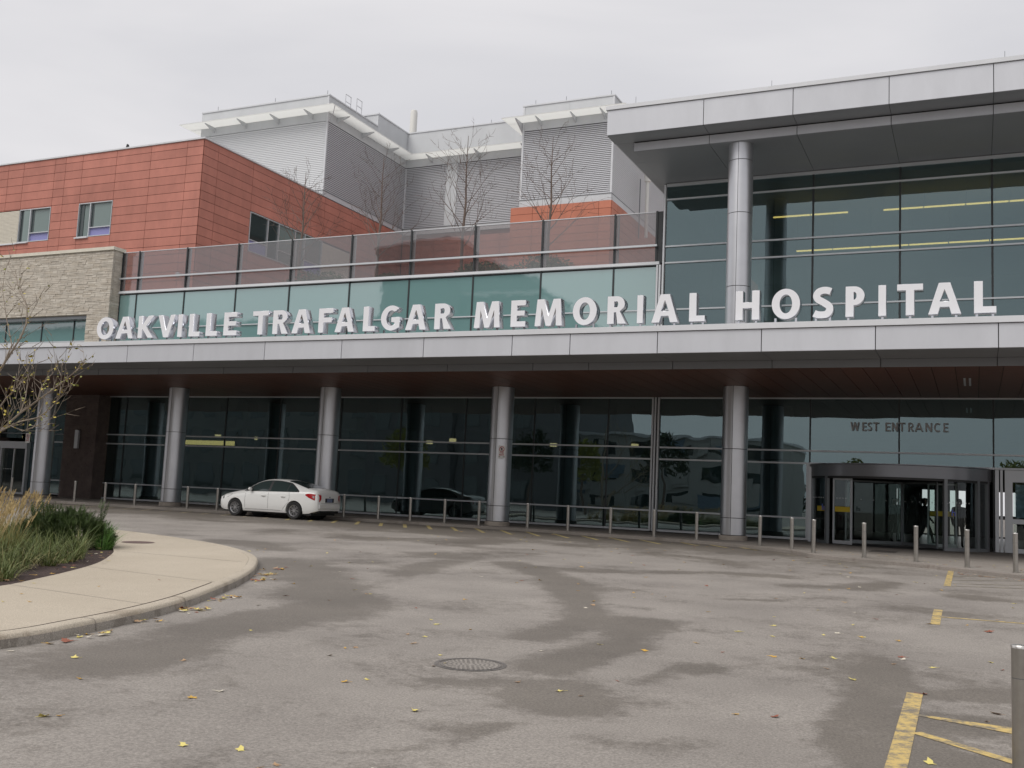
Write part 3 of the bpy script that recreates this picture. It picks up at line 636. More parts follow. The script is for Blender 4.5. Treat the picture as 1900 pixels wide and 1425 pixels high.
# left sliding door
ld = thing('sliding_door', 'silver framed glass sliding door at the far left behind the tall grass', 'door', (-47.8, 38.9, .46))
B('header', 'alu', ld, -50.6, -46.55, 38.75, 39.0, 2.92, 3.3)
for x in (-50.5, -48.55, -46.6): B('door_post', 'alu', ld, x-.07, x+.07, 38.78, 38.98, .46, 2.92)
for x0, x1 in ((-50.4, -49.5), (-49.45, -48.65), (-48.45, -47.6), (-47.55, -46.7)):
    p = pane('door_pane', 'door_glass', ld, x0, x1, .58, 2.88, 38.9); B('door_stile', 'alu', ld, x1-.04, x1+.03, 38.86, 38.95, .5, 2.9)
B('door_bottom_rail', 'alu', ld, -50.4, -46.7, 38.86, 38.95, .47, .58)
B('yellow_band', 'yellow_band', ld, -49.35, -48.7, 38.88, 38.89, 1.32, 1.45)
for i in range(6): MB().lathe((0, 0), [(0, 0), (.025, 0)], 8).v; B('safety_dot', 'white_dot', ld, -48.35+i*.14, -48.31+i*.14, 38.885, 38.892, 1.78, 1.82)
sc = thing('wall_sconce', 'tall narrow metal wall light on the dark stone pier', 'wall light', (-42.2, 38.2, 3.0))
B('sconce_body', 'alu', sc, -42.32, -42.08, 38.06, 38.2, 3.0, 3.95, bevel=.012); B('sconce_bracket', 'alu_dark', sc, -42.26, -42.14, 38.2, 38.26, 3.2, 3.7)

# ------------------------------------------------------------------ red wing
rw = thing('red_panel_wing', 'terracotta red panel clad hospital wing with windows behind the terrace', 'building', (-46.27, 50, 11.2))
B('wall_core', 'red_joint', rw, -80, -46.52, 50.25, 100, 11.0, 24.08)
rowz = [24.10]+[23.62-.6*k for k in range(21)]+[11.2]
XS = [-80, -75, -70.5, -67.6, -64.69, -63.08, -59.92, -58.86, -57.2, -54.0, -50.86, -47.69, -46.31]
def panel_x(x0, x1, z0, z1, y, par, m='red_panel', j=.014): return B('panel', m, par, x0+j, x1-j, y, y+.035, z0+j, z1-j)
def panel_y(y0, y1, z0, z1, x, par, m='red_panel', j=.014): return B('panel', m, par, x-.035, x, y0+j, y1-j, z0+j, z1-j)
def _dummy(): pass
def minus(z0, z1, holes):
    segs = [(z0, z1)]
    for h0, h1 in holes:
        n = []
        for a, b in segs:
            if h1 <= a or h0 >= b: n.append((a, b)); continue
            if h0 > a+.05: n.append((a, h0))
            if h1 < b-.05: n.append((h1, b))
        segs = n
    return segs
WZ = (18.1, 20.55)
for a, b in zip(XS[:-1], XS[1:]):
    hole = []
    if (a, b) in ((-57.2, -54.0), (-63.08, -59.92)) or b <= -63.0 and a >= -67.7: hole = [WZ]
    if a < -67: rz = rowz[:14]
    else: rz = rowz
    for z1, z0 in zip(rz[:-1], rz[1:]):
        if z1 < 13.0 and b < -48: continue
        for s0, s1 in minus(z0, z1, hole): panel_x(a, b, s0, s1, 50.0, rw)
YS = [50.04, 51.43, 55.07, 59.3, 63.75, 67.6, 71.3, 75.5]
for a, b in zip(YS[:-1], YS[1:]):
    hole = []
    if 55 <= a < 63: hole = [(17.72, 20.6)]
    if a == 63.75: hole = [(11.2, 20.6)]
    if a == 67.6: hole = [(14.9, 18.6)]
    for z1, z0 in zip(rowz[:-1], rowz[1:]):
        for s0, s1 in minus(z0, z1, hole): panel_y(a, b, s0, s1, -46.27, rw)
MB().prism([(49.92, 24.1), (49.92, 24.2), (50.6, 24.2), (50.6, 24.1)], 'x', -80, -46.17).build('coping', 'cap_metal', rw)
B('coping', 'cap_metal', rw, -46.8, -46.17, 50.6, 63.2, 24.1, 24.2)
B('roof', 'roof_membrane', rw, -80, -46.8, 50.6, 100, 24.0, 24.12)
def win_front(x0, x1, par):
    z0, z1 = WZ; y = 50.12
    f = MB(); t = .06
    f.box(x0+.02, x1-.02, 49.98, y+.05, z1-t, z1-.005).box(x0+.02, x1-.02, 49.98, y+.05, z0+.005, z0+t).box(x0+.02, x0+t, 49.98, y+.05, z0+t, z1-t).box(x1-t, x1-.02, 49.98, y+.05, z0+t, z1-t)
    xm = x0+1.12; f.box(xm-.04, xm+.04, 49.99, y+.05, z0+t, z1-t); f.box(xm+.04, x1-t, 49.99, y+.05, z0+.62, z0+.68)
    w = f.build('window', 'alu', par)
    B('pane', 'car_glass', w, x0+t, x0+.45, y, y+.02, z0+t, z1-t); pane('pane', 'spandrel_dark', w, x0+.45, xm-.04, z0+t, z1-t, y, .02)
    B('pane', 'car_glass', w, xm+.04, xm+.3, y, y+.02, z0+.68, z1-t); pane('pane', 'spandrel_dark', w, xm+.3, x1-t, z0+.68, z1-t, y, .02)
    B('infill_panel', 'lavender', w, xm+.04, x1-t, y, y+.03, z0+t, z0+.62)
    B('sill', 'cap_metal', w, x0-.08, xm+.02, 49.86, 50.0, z0-.09, z0-.01)
mat('spandrel_dark', (.16, .21, .20), .04, 0, .8, rnd=.15, bump=(.7, 1, .003))
win_front(-57.2, -54.0, rw); win_front(-63.08, -59.92, rw)
cb = MB(); z = 18.12
while z < 20.5: cb.box(-67.6, -63.12, 50.0, 50.06, z, z+.085); z += .1
cb.build('cream_siding', 'cream_brick', rw); B('sill', 'cap_metal', rw, -67.6, -63.0, 49.9, 50.05, 17.99, 18.09)
# side strip window
f = MB(); t = .06; y0, y1, z0, z1 = 55.1, 63.72, 17.74, 20.58; X = -46.27
f.box(X-.2, X+.03, y0, y1, z1-t, z1).box(X-.2, X+.03, y0, y1, z0, z0+t)
ysm = [55.1, 57.1, 58.35, 60.3, 61.5, 63.72]
for yy in ysm: f.box(X-.2, X+.03, yy-.035, yy+.035, z0+t, z1-t)
for a, b in ((55.1, 57.1), (58.35, 60.3), (61.5, 63.72)): f.box(X-.18, X+.02, a, b, 18.56, 18.62)
w = f.build('window', 'alu', rw)
for i, (a, b) in enumerate(zip(ysm[:-1], ysm[1:])):
    big = i in (0, 2, 4); B('pane', 'car_glass' if i in (0, 1) else 'spandrel_dark', w, X-.12, X-.1, a+.04, b-.04, 18.63 if big else z0+t, z1-t)
    if big: B('infill_panel', 'lavender' if i != 2 else 'spandrel_dark', w, X-.12, X-.08, a+.04, b-.04, z0+t, 18.55)
cb = MB(); z = 11.3
while z < 20.5: cb.box(X-.05, X-.005, 63.8, 67.55, z, z+.085); z += .1
cb.build('cream_siding', 'cream_brick', rw)
f = MB(); f.box(X-.2, X+.03, 67.7, 71.2, 18.5, 18.58).box(X-.2, X+.03, 67.7, 71.2, 14.92, 15.0).box(X-.2, X+.03, 67.7, 67.8, 15, 18.5).box(X-.2, X+.03, 71.1, 71.2, 15, 18.5).box(X-.18, X+.02, 67.8, 71.1, 16.2, 16.26)
w = f.build('window', 'alu', rw); B('pane', 'car_glass', w, X-.12, X-.1, 67.8, 71.1, 15, 18.5)
for y in (69.0,): B('lamp', 'lamp_warm', w, X-.09, X-.07, y-.4, y+.3, 17.6, 17.68)
# inner court face and block
B('court_wall', 'red_joint', rw, -46.2, -33.1, 75.54, 100, 11.0, 24.0)
for a, b in zip([-46.2, -43.0, -39.8, -36.6], [-43.0, -39.8, -36.6, -33.1]):
    for z1, z0 in zip(rowz[1:-1], rowz[2:]): panel_x(a, b, z0, z1, 75.5, rw)
B('court_block', 'red_joint', rw, -33.04, -24.76, 69.94, 100, 11.0, 23.92)
rb = [23.95-.6*k for k in range(21)]+[11.2]
for a, b in zip([-33.08, -31.2, -25.75], [-31.2, -25.75, -24.76]):
    for z1, z0 in zip(rb[:-1], rb[1:]): panel_x(a, b, z0, z1, 69.9, rw, 'red_panel_bright')
for a, b in zip([69.94, 71.2, 75.0, 78.8], [71.2, 75.0, 78.8, 82.4]):
    for z1, z0 in zip(rb[:-1], rb[1:]): panel_y(a, b, z0, z1, -24.72, rw, 'red_panel_bright')
B('court_wall', 'red_joint', rw, -24.7, -11.5, 82.44, 100, 11.0, 22.5)
for a, b in zip([-24.7, -20.3, -15.9], [-20.3, -15.9, -11.5]):
    for z1, z0 in zip(rb[2:-1], rb[3:]): panel_x(a, b, z0, z1, 82.4, rw)
B('white_band', 'white_metal', rw, -46.2, -33.1, 75.46, 76, 24.02, 24.58)
camr = thing('security_camera', 'small white dome camera on a bracket on the red wall, seen through the guard glass', 'camera', (-47.2, 49.9, 14.9))
MB().tube([(-47.2, 50, 15.0), (-47.2, 49.6, 15.0)], .04, 8).build('bracket', 'white_metal', camr); MB().lathe((-47.2, 49.55), [(0, 15.05), (.14, 15.0), (.16, 14.85), (.1, 14.72), (0, 14.68)], 12).build('dome', 'white_metal', camr, smooth=True)

# ------------------------------------------------------------------ mechanical penthouse
ph = thing('louvred_penthouse', 'large white and grey louvred mechanical penthouse with thin projecting eaves on the roof', 'penthouse', (-46, 64, 24.1))
XP, YP, YI, XB, YB = -46.25, 63.33, 75.48, -24.9, 70.2
def slat_x(x0, x1, y, z, m):   # facing -Y
    if m == 'siding_metal': pr = [(y+.05, z), (y-.012, z), (y+.03, z+.15), (y+.05, z+.15)]
    else: pr = [(y+.03, z), (y, z+.005), (y, z+.088), (y+.09, z+.135), (y+.095, z+.12), (y+.03, z+.082)]
    return MB().prism(pr, 'x', x0, x1).build('slat', m, ph)
def slat_y(y0, y1, x, z, m):   # facing +X
    if m == 'siding_metal': pr = [(x-.05, z), (x+.012, z), (x-.03, z+.15), (x-.05, z+.15)]
    else: pr = [(x-.03, z), (x, z+.005), (x, z+.088), (x-.09, z+.135), (x-.095, z+.12), (x-.03, z+.082)]
    return MB().prism(pr, 'y', y0, y1).build('slat', m, ph)
Z0, Z1 = 24.62, 30.12; P = .15; N = int((Z1-Z0)/P)
B('core', 'louver_back', ph, -59.0, XP-.12, YP+.12, 100, 24.1, 32.2); B('core', 'louver_back', ph, -46.4, -33, YI+.12, 100, 24.5, 33.3); B('core', 'louver_back', ph, -32.4, XB-.12, YB+.12, 100, 24.3, 32.1)
for k in range(N+1):
    z = Z0+k*P
    slat_x(-59.0, XP-.1, YP, z, 'siding_metal')
    slat_y(YP+.1, YI-.02, XP, z, 'louver_metal')
    slat_x(XP+.1, -42.12, YI, z, 'louver_metal'); slat_x(-41.0, -32.5, YI, z, 'louver_metal')
    slat_x(-32.35, XB-.1, YB, z, 'louver_metal'); slat_y(YB+.1, 98, XB, z, 'siding_metal')
B('pier', 'white_metal', ph, -42.1, -41.02, YI-.03, YI+.1, Z0, Z1+.05)
for x, y in ((XP, YP), (XB, YB)): B('corner_trim', 'cap_metal', ph, x-.1, x+.03, y-.03, y+.1, Z0, 32.3)
B('corner_trim', 'cap_metal', ph, XP-.02, XP+.1, YI-.08, YI+.02, Z0, Z1); B('corner_trim', 'cap_metal', ph, -32.5, -32.35, YB-.03, YB+.1, Z0, 32.3)
# base bands
B('base_band', 'white_metal', ph, -59, XP-.02, YP-.02, YP+.3, 24.25, Z0-.06); B('base_band', 'louver_metal', ph, XP-.3, XP+.0, YP, YI, 24.15, Z0-.06)
B('base_flashing', 'alu_dark', ph, -59, XP+.05, YP-.05, YP+.3, Z0-.06, Z0-.01); B('base_flashing', 'alu_dark', ph, XP-.3, XP+.05, YP+.3, YI, Z0-.06, Z0-.01)
B('base_band', 'white_metal', ph, -32.5, XB+.0, YB-.01, YB+.3, 23.98, Z0-.06); B('base_band', 'white_metal', ph, XB-.3, XB+.02, YB+.3, 98, 23.98, Z0-.06)
B('base_flashing', 'alu_dark', ph, -32.5, XB+.05, YB-.05, YB+.3, Z0-.06, Z0-.01); B('base_flashing', 'alu_dark', ph, XB-.3, XB+.05, YB+.3, 98, Z0-.06, Z0-.01)
B('base_flashing', 'alu_dark', ph, XP+.1, -32.5, YI-.06, YI+.1, Z0-.06, Z0-.01)
# walls above the louvres, in panels
def band_x(x0, x1, y, z0, z1, step=3.1):
    x = x0
    while x < x1-.05:
        xe = x+step if x+step < x1-.6 else x1; B('wall_panel', 'white_metal', ph, x+.006, xe-.006, y, y+.06, z0, z1); x = xe
def band_y(y0, y1, x, z0, z1, step=3.1):
    y = y0
    while y < y1-.05:
        ye = y+step if y+step < y1-.6 else y1; B('wall_panel', 'white_metal', ph, x-.06, x, y+.006, ye-.006, z0, z1); y = ye
band_x(-59, XP-.1, YP, 30.2, 32.25, 6.3); band_y(YP+.1, 70.55, XP, 30.2, 32.25, 3.6); band_y(70.55, YI, XP, 30.2, 33.35, 5); band_x(XP, -32.5, YI, 30.2, 33.35, 6.6)
band_x(-32.35, XB-.1, YB, 30.2, 32.2, 3.8); band_y(YB+.1, 98, XB, 30.2, 32.2, 5)
B('wall_panel', 'white_metal', ph, -52, XP-.001, 70.5, 70.56, 32.3, 33.35)
def cope(x0, x1, y0, y1, z): B('coping', 'cap_metal', ph, x0, x1, y0, y1, z, z+.11)
cope(-59.08, XP+.06, YP-.06, YP+.4, 32.25); cope(XP-.4, XP+.06, YP+.4, 70.5, 32.25); cope(-52, XP+.06, 70.44, 70.9, 33.35); cope(XP-.4, XP+.06, 70.9, YI-.06, 33.35); cope(XP-.4, -32, YI-.06, YI+.4, 33.351)
cope(-32.55, XB+.06, YB-.06, YB+.4, 32.2); cope(XB-.4, XB+.06, YB+.4, 98, 32.2)
B('end_wall', 'white_metal', ph, -59.05, -59.0, YP, 80, 24.2, 32.25)
# eaves
E1, ZE = 1.35, 30.92
def eave(x0, x1, y0, y1): B('eave', 'eave_glass', ph, x0, x1, y0, y1, ZE-.02, ZE+.045)
eave(-60.2, XP+E1, YP-E1, YP-.01); eave(XP+.01, XP+E1, YP-.01, YI-E1); eave(XP+.01, -32.6, YI-E1, YI-.01); eave(-33.75, XB+E1, YB-E1, YB-.01); eave(XB+.01, XB+E1, YB-.01, 98); eave(-60.2, -59.06, YP-.01, 80)
eave(-33.75, -32.6, YB-.01, YI-E1-.01)
def fin_x(x, y): MB().prism([(y, ZE-.5), (y, ZE-.035), (y-E1+.15, ZE-.035), (y-E1+.15, ZE-.1)], 'x', x-.03, x+.03).build('eave_bracket', 'white_metal', ph)
def fin_y(x, y): MB().prism([(x, ZE-.5), (x, ZE-.035), (x+E1-.15, ZE-.035), (x+E1-.15, ZE-.1)], 'y', y-.03, y+.03).build('eave_bracket', 'white_metal', ph)
for x in (-57.6, -54.3, -51.0, -47.7): fin_x(x, YP)
for y in (64.6, 68.2, 72.2): fin_y(XP, y)
for x in (-43.6, -38.9, -34.5): fin_x(x, YI)
for x in (-30.9, -28.0, -25.6): fin_x(x, YB)
MB().prism([(YB+.4, ZE-.9), (YB+.4, ZE-.035), (YB-E1+.1, ZE-.035), (YB-E1+.1, ZE-.1)], 'x', -32.62, -32.54).build('eave_bracket', 'louver_metal', ph)
MB().lathe((-48.5, 80), [(0, 33), (.34, 33), (.34, 37.2), (.3, 37.5), (.0, 37.55)], 20).build('exhaust_stack', 'stack_white', ph, smooth=True)
for y in (65.7, 67.3):
    h = 33.3 if y < 66 else 33.55
    MB().tube([(XP-.1, y, 32.2), (XP-.1, y, h), (XP-.1, y+.75, h), (XP-.1, y+.75, 32.2)], .035, 5).tube([(XP-.1, y, h-.6), (XP-.1, y+.75, h-.6)], .03, 5).build('ladder_hoop', 'louver_metal', ph)
for x, y, z in ((-57.5, YP, 32.36), (-51.6, YP, 32.36), (-46.5, YP, 32.36), (-46.6, 71, 33.4), (-31.5, YB, 32.3), (-28.9, YB, 32.3), (-25.2, YB, 32.3), (-38, YI, 33.4)): MB().tube([(x, y+.1, z), (x, y+.1, z+.38)], .02, 5).build('lightning_rod', 'alu_dark', ph)
MB().tube([(-44.8, YP-E1+.2, ZE), (-45.4, YP-.5, ZE-.4), (-46.2, YP-.05, ZE-.9)], .03, 5).build('downpipe', 'louver_metal', ph)
vn = thing('roof_vent', 'small dark pointed vent standing up on the red roof edge', 'vent', (-53.5, 50.4, 24.2))
MB().prism([(-53.62, 24.2), (-53.38, 24.2), (-53.5, 24.62)], 'y', 50.3, 50.5).build('vent_cowl', 'sign_black', vn)
fm = thing('flue_mast', 'slim white mast with a rounded head beside the pale penthouse wall', 'mast', (-23.9, 76, 22.5))
MB().tube([(-23.9, 76, 22.5), (-23.9, 76, 27.2)], .14, 10).build('mast_pole', 'stack_white', fm, smooth=True); MB().lathe((-23.9, 76), [(0, 27), (.25, 27.1), (.28, 27.8), (.1, 28.1), (.06, 28.6), (0, 28.6)], 12).build('mast_head', 'stack_white', fm, smooth=True)
MB().tube([(-24.5, 76, 22.5), (-24.5, 76, 27.4)], .05, 6).build('ladder', 'alu_dark', fm)

# ------------------------------------------------------------------ letters
def arc(cx, cy_, rx, ry, a0, a1, n): return [(cx+rx*math.cos(math.radians(a0+(a1-a0)*i/n)), cy_+ry*math.sin(math.radians(a0+(a1-a0)*i/n))) for i in range(n+1)]
def stroke(pts, w):
    P = [Vector(p) for p in pts]; l, r = [], []
    for i, p in enumerate(P):
        a = P[max(i-1, 0)]; b = P[min(i+1, len(P)-1)]
        d1 = (p-a).normalized() if (p-a).length > 1e-9 else (b-p).normalized(); d2 = (b-p).normalized() if (b-p).length > 1e-9 else d1
        n1 = Vector((-d1.y, d1.x)); n2 = Vector((-d2.y, d2.x)); m = (n1+n2).normalized(); k = 1/max(.5, m.dot(n1))
        ww = w(i/(len(P)-1)) if callable(w) else w
        l.append(tuple(p+m*k*ww/2)); r.append(tuple(p-m*k*ww/2))
    return l+r[::-1]
def glyph(c, w, s):
    t = s*.8
    if c == 'I': return [[(0, 0), (w, 0), (w, 1), (0, 1)]]
    if c == 'L': return [[(0, 0), (w, 0), (w, t), (s, t), (s, 1), (0, 1)]]
    if c == 'E': return [[(0, 0), (w, 0), (w, t), (s, t), (s, .5-t*.42), (w*.93, .5-t*.42), (w*.93, .5+t*.52), (s, .5+t*.52), (s, 1-t), (w*.98, 1-t), (w*.98, 1), (0, 1)]]
    if c == 'F': return [[(0, 0), (s, 0), (s, .42), (w*.93, .42), (w*.93, .42+t), (s, .42+t), (s, 1-t), (w, 1-t), (w, 1), (0, 1)]]
    if c == 'T': return [[(w/2-s/2, 0), (w/2+s/2, 0), (w/2+s/2, 1-t), (w, 1-t), (w, 1), (0, 1), (0, 1-t), (w/2-s/2, 1-t)]]
    if c == 'H': return [[(0, 0), (s, 0), (s, .5-t/2), (w-s, .5-t/2), (w-s, 0), (w, 0), (w, 1), (w-s, 1), (w-s, .5+t/2), (s, .5+t/2), (s, 1), (0, 1)]]
    if c == 'V':
        q = s*1.08; return [[(w/2-q*.52, 0), (w/2+q*.52, 0), (w, 1), (w-q, 1), (w/2, .27), (q, 1), (0, 1)]]
    if c == 'A':
        q = s*1.12; tw = q*1.2; f = lambda z: (w/2-tw/2)*z
        return [[(0, 0), (q*1.0, 0), (q*1.0+f(.23)*.86, .23), (w-q*1.0-f(.23)*.86, .23), (w-q, 0), (w, 0), (w/2+tw/2, 1), (w/2-tw/2, 1)],
                [(w/2, .80), (w/2-w*.155, .40), (w/2+w*.155, .40)]]
    if c == 'M':
        q = s*.95; return [[(0, 0), (q, 0), (q*1.12, .68), (w/2-q*.42, 0), (w/2+q*.42, 0), (w-q*1.12, .68), (w-q, 0), (w, 0), (w-q*.35, 1), (w-q*1.55, 1), (w/2, .36), (q*1.55, 1), (q*.35, 1)]]
    if c == 'K':
        return [[(0, 0), (s, 0), (s, .40), (s*1.12, .40), (w-s*1.3, 0), (w, 0), (w*.5, .53), (w*.97, 1), (w*.97-s*1.3, 1), (s*1.12, .62), (s, .62), (s, 1), (0, 1)]]
    if c == 'N':
        return [[(0, 0), (s, 0), (s, .62), (w-s*1.25, 0), (w, 0), (w, 1), (w-s, 1), (w-s, .38), (s*1.25, 1), (0, 1)]]
    if c == 'W':
        q = s*1.02; return [[(w*.22-q*.3, 0), (w*.22+q*.75, 0), (w/2, .66), (w*.78-q*.75, 0), (w*.78+q*.3, 0), (w, 1), (w-q, 1), (w*.77, .33), (w/2+q*.5, 1), (w/2-q*.5, 1), (w*.23, .33), (q, 1), (0, 1)]]
    if c == 'O': return [arc(w/2, .5, w/2, .515, 0, 350, 35), arc(w/2, .5, w/2-s*1.05, .5-t*.9, 0, 348, 29)]
    if c == 'P' or c == 'R':
        zb = .42 if c == 'R' else .38; h = 1-zb; rx = w-s*.2 if c == 'P' else w*.93
        bow = arc(rx-h*.52, zb+h/2, h*.52, h/2, -90, 90, 14)
        ih = h-2*t*.92; ib = arc(rx-h*.52, zb+h/2, max(.05, h*.52-s*1.0), ih/2, -90, 90, 10)
        if c == 'P': out = [(0, 0), (s, 0), (s, zb)]+bow+[(0, 1)]
        else: out = [(0, 0), (s, 0), (s, zb-.0), (s*1.35, zb), (w-s*1.25, 0), (w*1.02, 0), (rx*.72, zb+.03)]+bow[5:]+[(0, 1)]
        return [out, [(s, zb+t*.92)]+ib+[(s, 1-t*.92)]]
    if c == 'C' or c == 'G':
        rx, ry = w*.56-s/2, .505-t/2
        a = arc(rx+s/2, .5, rx, ry, 52, 305 if c == 'C' else 318, 26)
        if c == 'C': return [stroke(a, s*.95)]
        R0 = w*.56; out = arc(R0, .5, R0, .505, 50, 306, 26); inn = arc(R0, .5, R0-s, .505-t, 304, 54, 22)
        return [out+[(w, .12), (w, .53), (w*.56, .53), (w*.56, .53-t), (w-s*.95, .53-t), (w-s*.95, .19)]+inn]
    if c == 'S':
        p = [(w*.90, .865), (w*.72, .905), (w*.50, .91), (w*.28, .86), (w*.17, .74), (w*.24, .62), (w*.45, .54), (w*.65, .46), (w*.83, .36), (w*.84, .22), (w*.68, .11), (w*.45, .09), (w*.22, .105), (w*.05, .15)]
        return [stroke(smoothline(p, 4), s*.92)]
def letter_mesh(c, wx, h, s, depth, bev=.006):
    cu = bpy.data.curves.new('letter', 'CURVE'); cu.dimensions = '2D'; cu.fill_mode = 'BOTH'; cu.extrude = depth/2; cu.bevel_depth = bev; cu.bevel_resolution = 0
    w = wx/h
    if c == 'I': w = min(w, s)
    for poly in glyph(c, w, s):
        sp = cu.splines.new('POLY'); sp.points.add(len(poly)-1); sp.use_cyclic_u = True
        for i, p in enumerate(poly): sp.points[i].co = (p[0]*h, p[1]*h, 0, 1)
    o = bpy.data.objects.new('tmp', cu); COL.objects.link(o); bpy.context.view_layer.update()
    me = bpy.data.meshes.new_from_object(o.evaluated_get(bpy.context.evaluated_depsgraph_get())); bpy.data.objects.remove(o)
    me.materials.clear(); return me
F_, CX0, CY0 = 1873.85, 950, 712.5
def on_y(px, py, Y):      # only used to lay out lettering widths measured on the photograph
    d = fwd+R_*(px-CX0)/F_-U_*(py-CY0)/F_; return d.x*Y/d.y
sg = thing('hospital_name_sign', 'big white raised letters OAKVILLE TRAFALGAR MEMORIAL HOSPITAL standing on the canopy edge', 'sign', (-15, 29.05, 6.89))
LET = []
for c, a, b in zip('OAKVILLETRAFALGA', (88, 193, 312, 418, 527, 588, 680, 776, 932, 1042, 1146, 1290, 1380, 1532, 1628, 1762), (180, 288, 398, 512, 555, 647, 742, 848, 1018, 1126, 1250, 1368, 1486, 1598, 1732, 1876)): LET.append((c, 150+a/2.923, 150+b/2.923))
for c, a, b in zip('RMEMORIAL', (90, 340, 570, 722, 960, 1178, 1365, 1457, 1693), (196, 506, 664, 897, 1113, 1296, 1402, 1625, 1793)): LET.append((c, 780+a/3.393, 780+b/3.393))
for c, a, b in zip('HOSPITAL', (205, 418, 662, 852, 1045, 1155, 1338, 1607), (348, 588, 778, 975, 1090, 1310, 1535, 1740)): LET.append((c, 1300+a/3.167, 1300+b/3.167))
ZB, HL = 7.02, .85
for c, a, b in LET:
    py = 628-(a-182)*.03; x0, x1 = on_y(a, py-20, 29.0), on_y(b, py-20, 29.0)
    wd = x1-x0
    wd *= .975
    me = letter_mesh(c, wd, HL, .245, .30)
    me.materials.append(MATS['letter_face']); me.materials.append(MATS['letter_side'])
    for p in me.polygons: p.material_index = 0 if abs(p.normal.z) > .9 else 1
    o = bpy.data.objects.new('letter', me); COL.objects.link(o); o.parent = sg; o.rotation_euler = (math.pi/2, 0, 0)
    o.location = Vector((x0, 29.15, ZB))-sg.location; o['label'] = 'white raised letter '+c
    for fx in ((.12, .85) if c not in 'ITVPF' else ((.5,) if c in 'TVI' else (.12,))):
        fo = MB().box(x0+wd*fx-.03, x0+wd*fx+.03, 29.08, 29.14, 6.885, 7.05).build('letter_foot', 'letter_side', sg)
ws = thing('west_entrance_sign', 'thin grey letters WEST ENTRANCE fixed on the glass above the revolving door', 'sign', (-2.5, 38.95, 4.58))
txt = [('W', 0, 1.02), ('E', 1.38, .5), ('S', 1.98, .52), ('T', 2.62, .72), (' ', 0, 0), ('E', 4.07, .56), ('N', 4.8, .68), ('T', 5.58, .76), ('R', 6.67, .62), ('A', 7.4, .95), ('N', 8.6, .75), ('C', 9.55, .78), ('E', 10.6, .55)]
_old = [('W', 0, 1.15), ('E', 1.3, .6), ('S', 2.02, .62), ('T', 2.74, .72), (' ', 0, 0), ('E', 4.2, .6), ('N', 4.98, .82), ('T', 5.98, .74), ('R', 6.86, .68), ('A', 7.6, .86), ('N', 8.6, .82), ('C', 9.6, .8), ('E', 10.55, .6)]
sc_ = (3.31/11.15)
for c, x, w in txt:
    if c == ' ': continue
    me = letter_mesh(c, w*sc_, .31, .155, .03, .002); me.materials.append(MATS['sign_grey'])
    o = bpy.data.objects.new('letter', me); COL.objects.link(o); o.parent = ws; o.rotation_euler = (math.pi/2, 0, 0); o.location = Vector((-4.17+x*sc_, 38.9, 4.58))-ws.location

# ------------------------------------------------------------------ revolving door
rd = thing('revolving_door', 'large curved revolving door with a dark metal drum and yellow banded glass leaves', 'door', (-2.55, 39.0, .46))
DC, DR = (-2.55, 39.9), 3.15
def dpt(a, r=DR): return (DC[0]+r*math.cos(math.radians(a)), DC[1]+r*math.sin(math.radians(a)))
MB().lathe(DC, [(DR-.02, 2.86), (DR+.06, 2.86), (DR+.06, 3.26), (DR+.02, 3.28), (DR+.02, 3.31), (0, 3.31)], 44, math.radians(192), math.radians(348)).build('drum_header', 'drum_metal', rd, smooth=True)
MB().lathe(DC, [(DR-.02, 2.86), (0, 2.86)], 60).build('drum_ceiling', 'interior_dark', rd)
MB().lathe(DC, [(DR+.0, 2.78), (DR+.04, 2.78), (DR+.04, 2.858), (DR, 2.858)], 44, math.radians(197), math.radians(343)).build('header_trim', 'sign_black', rd, smooth=True)
def cpane(a0, a1, z0, z1, m='door_glass', name='curved_pane', r=DR):
    return MB().lathe(DC, [(r, z0), (r, z1)], 8, math.radians(a0), math.radians(a1)).build(name, m, rd, smooth=True)
def dpost(a, w=.07, m='alu', r=DR, z1=2.86):
    p = dpt(a, r); return MB().lathe(p, [(0, .46), (w, .46), (w, z1), (0, z1)], 4, math.radians(a+45), math.radians(a+405)).build('door_post', m, rd)
for a in (202, 224, 301, 326, 338): dpost(a, .085, 'drum_metal' if a in (202, 338) else 'alu_dark')
for a0, a1 in ((203, 223), (302, 325), (327, 337)):
    cpane(a0, a1, .56, 2.8); MB().lathe(DC, [(DR-.03, .46), (DR+.05, .46), (DR+.05, .57), (DR-.03, .57)], 8, math.radians(a0), math.radians(a1)).build('door_kick_rail', 'alu_dark', rd)
B('door_post', 'alu', rd, -5.6, -5.5, 38.6, 38.86, .46, 3.2)
cpane(212, 222.5, 1.6, 1.78, 'yellow_band', 'yellow_band', DR+.006)
for i in range(9): a = 204.5+i*2.2; cpane(a, a+.55, 2.06, 2.10, 'white_dot', 'safety_dot', DR+.01)
for i in range(7): a = 303.5+i*2.4; cpane(a, a+.5, 2.06, 2.10, 'white_dot', 'safety_dot', DR+.01)
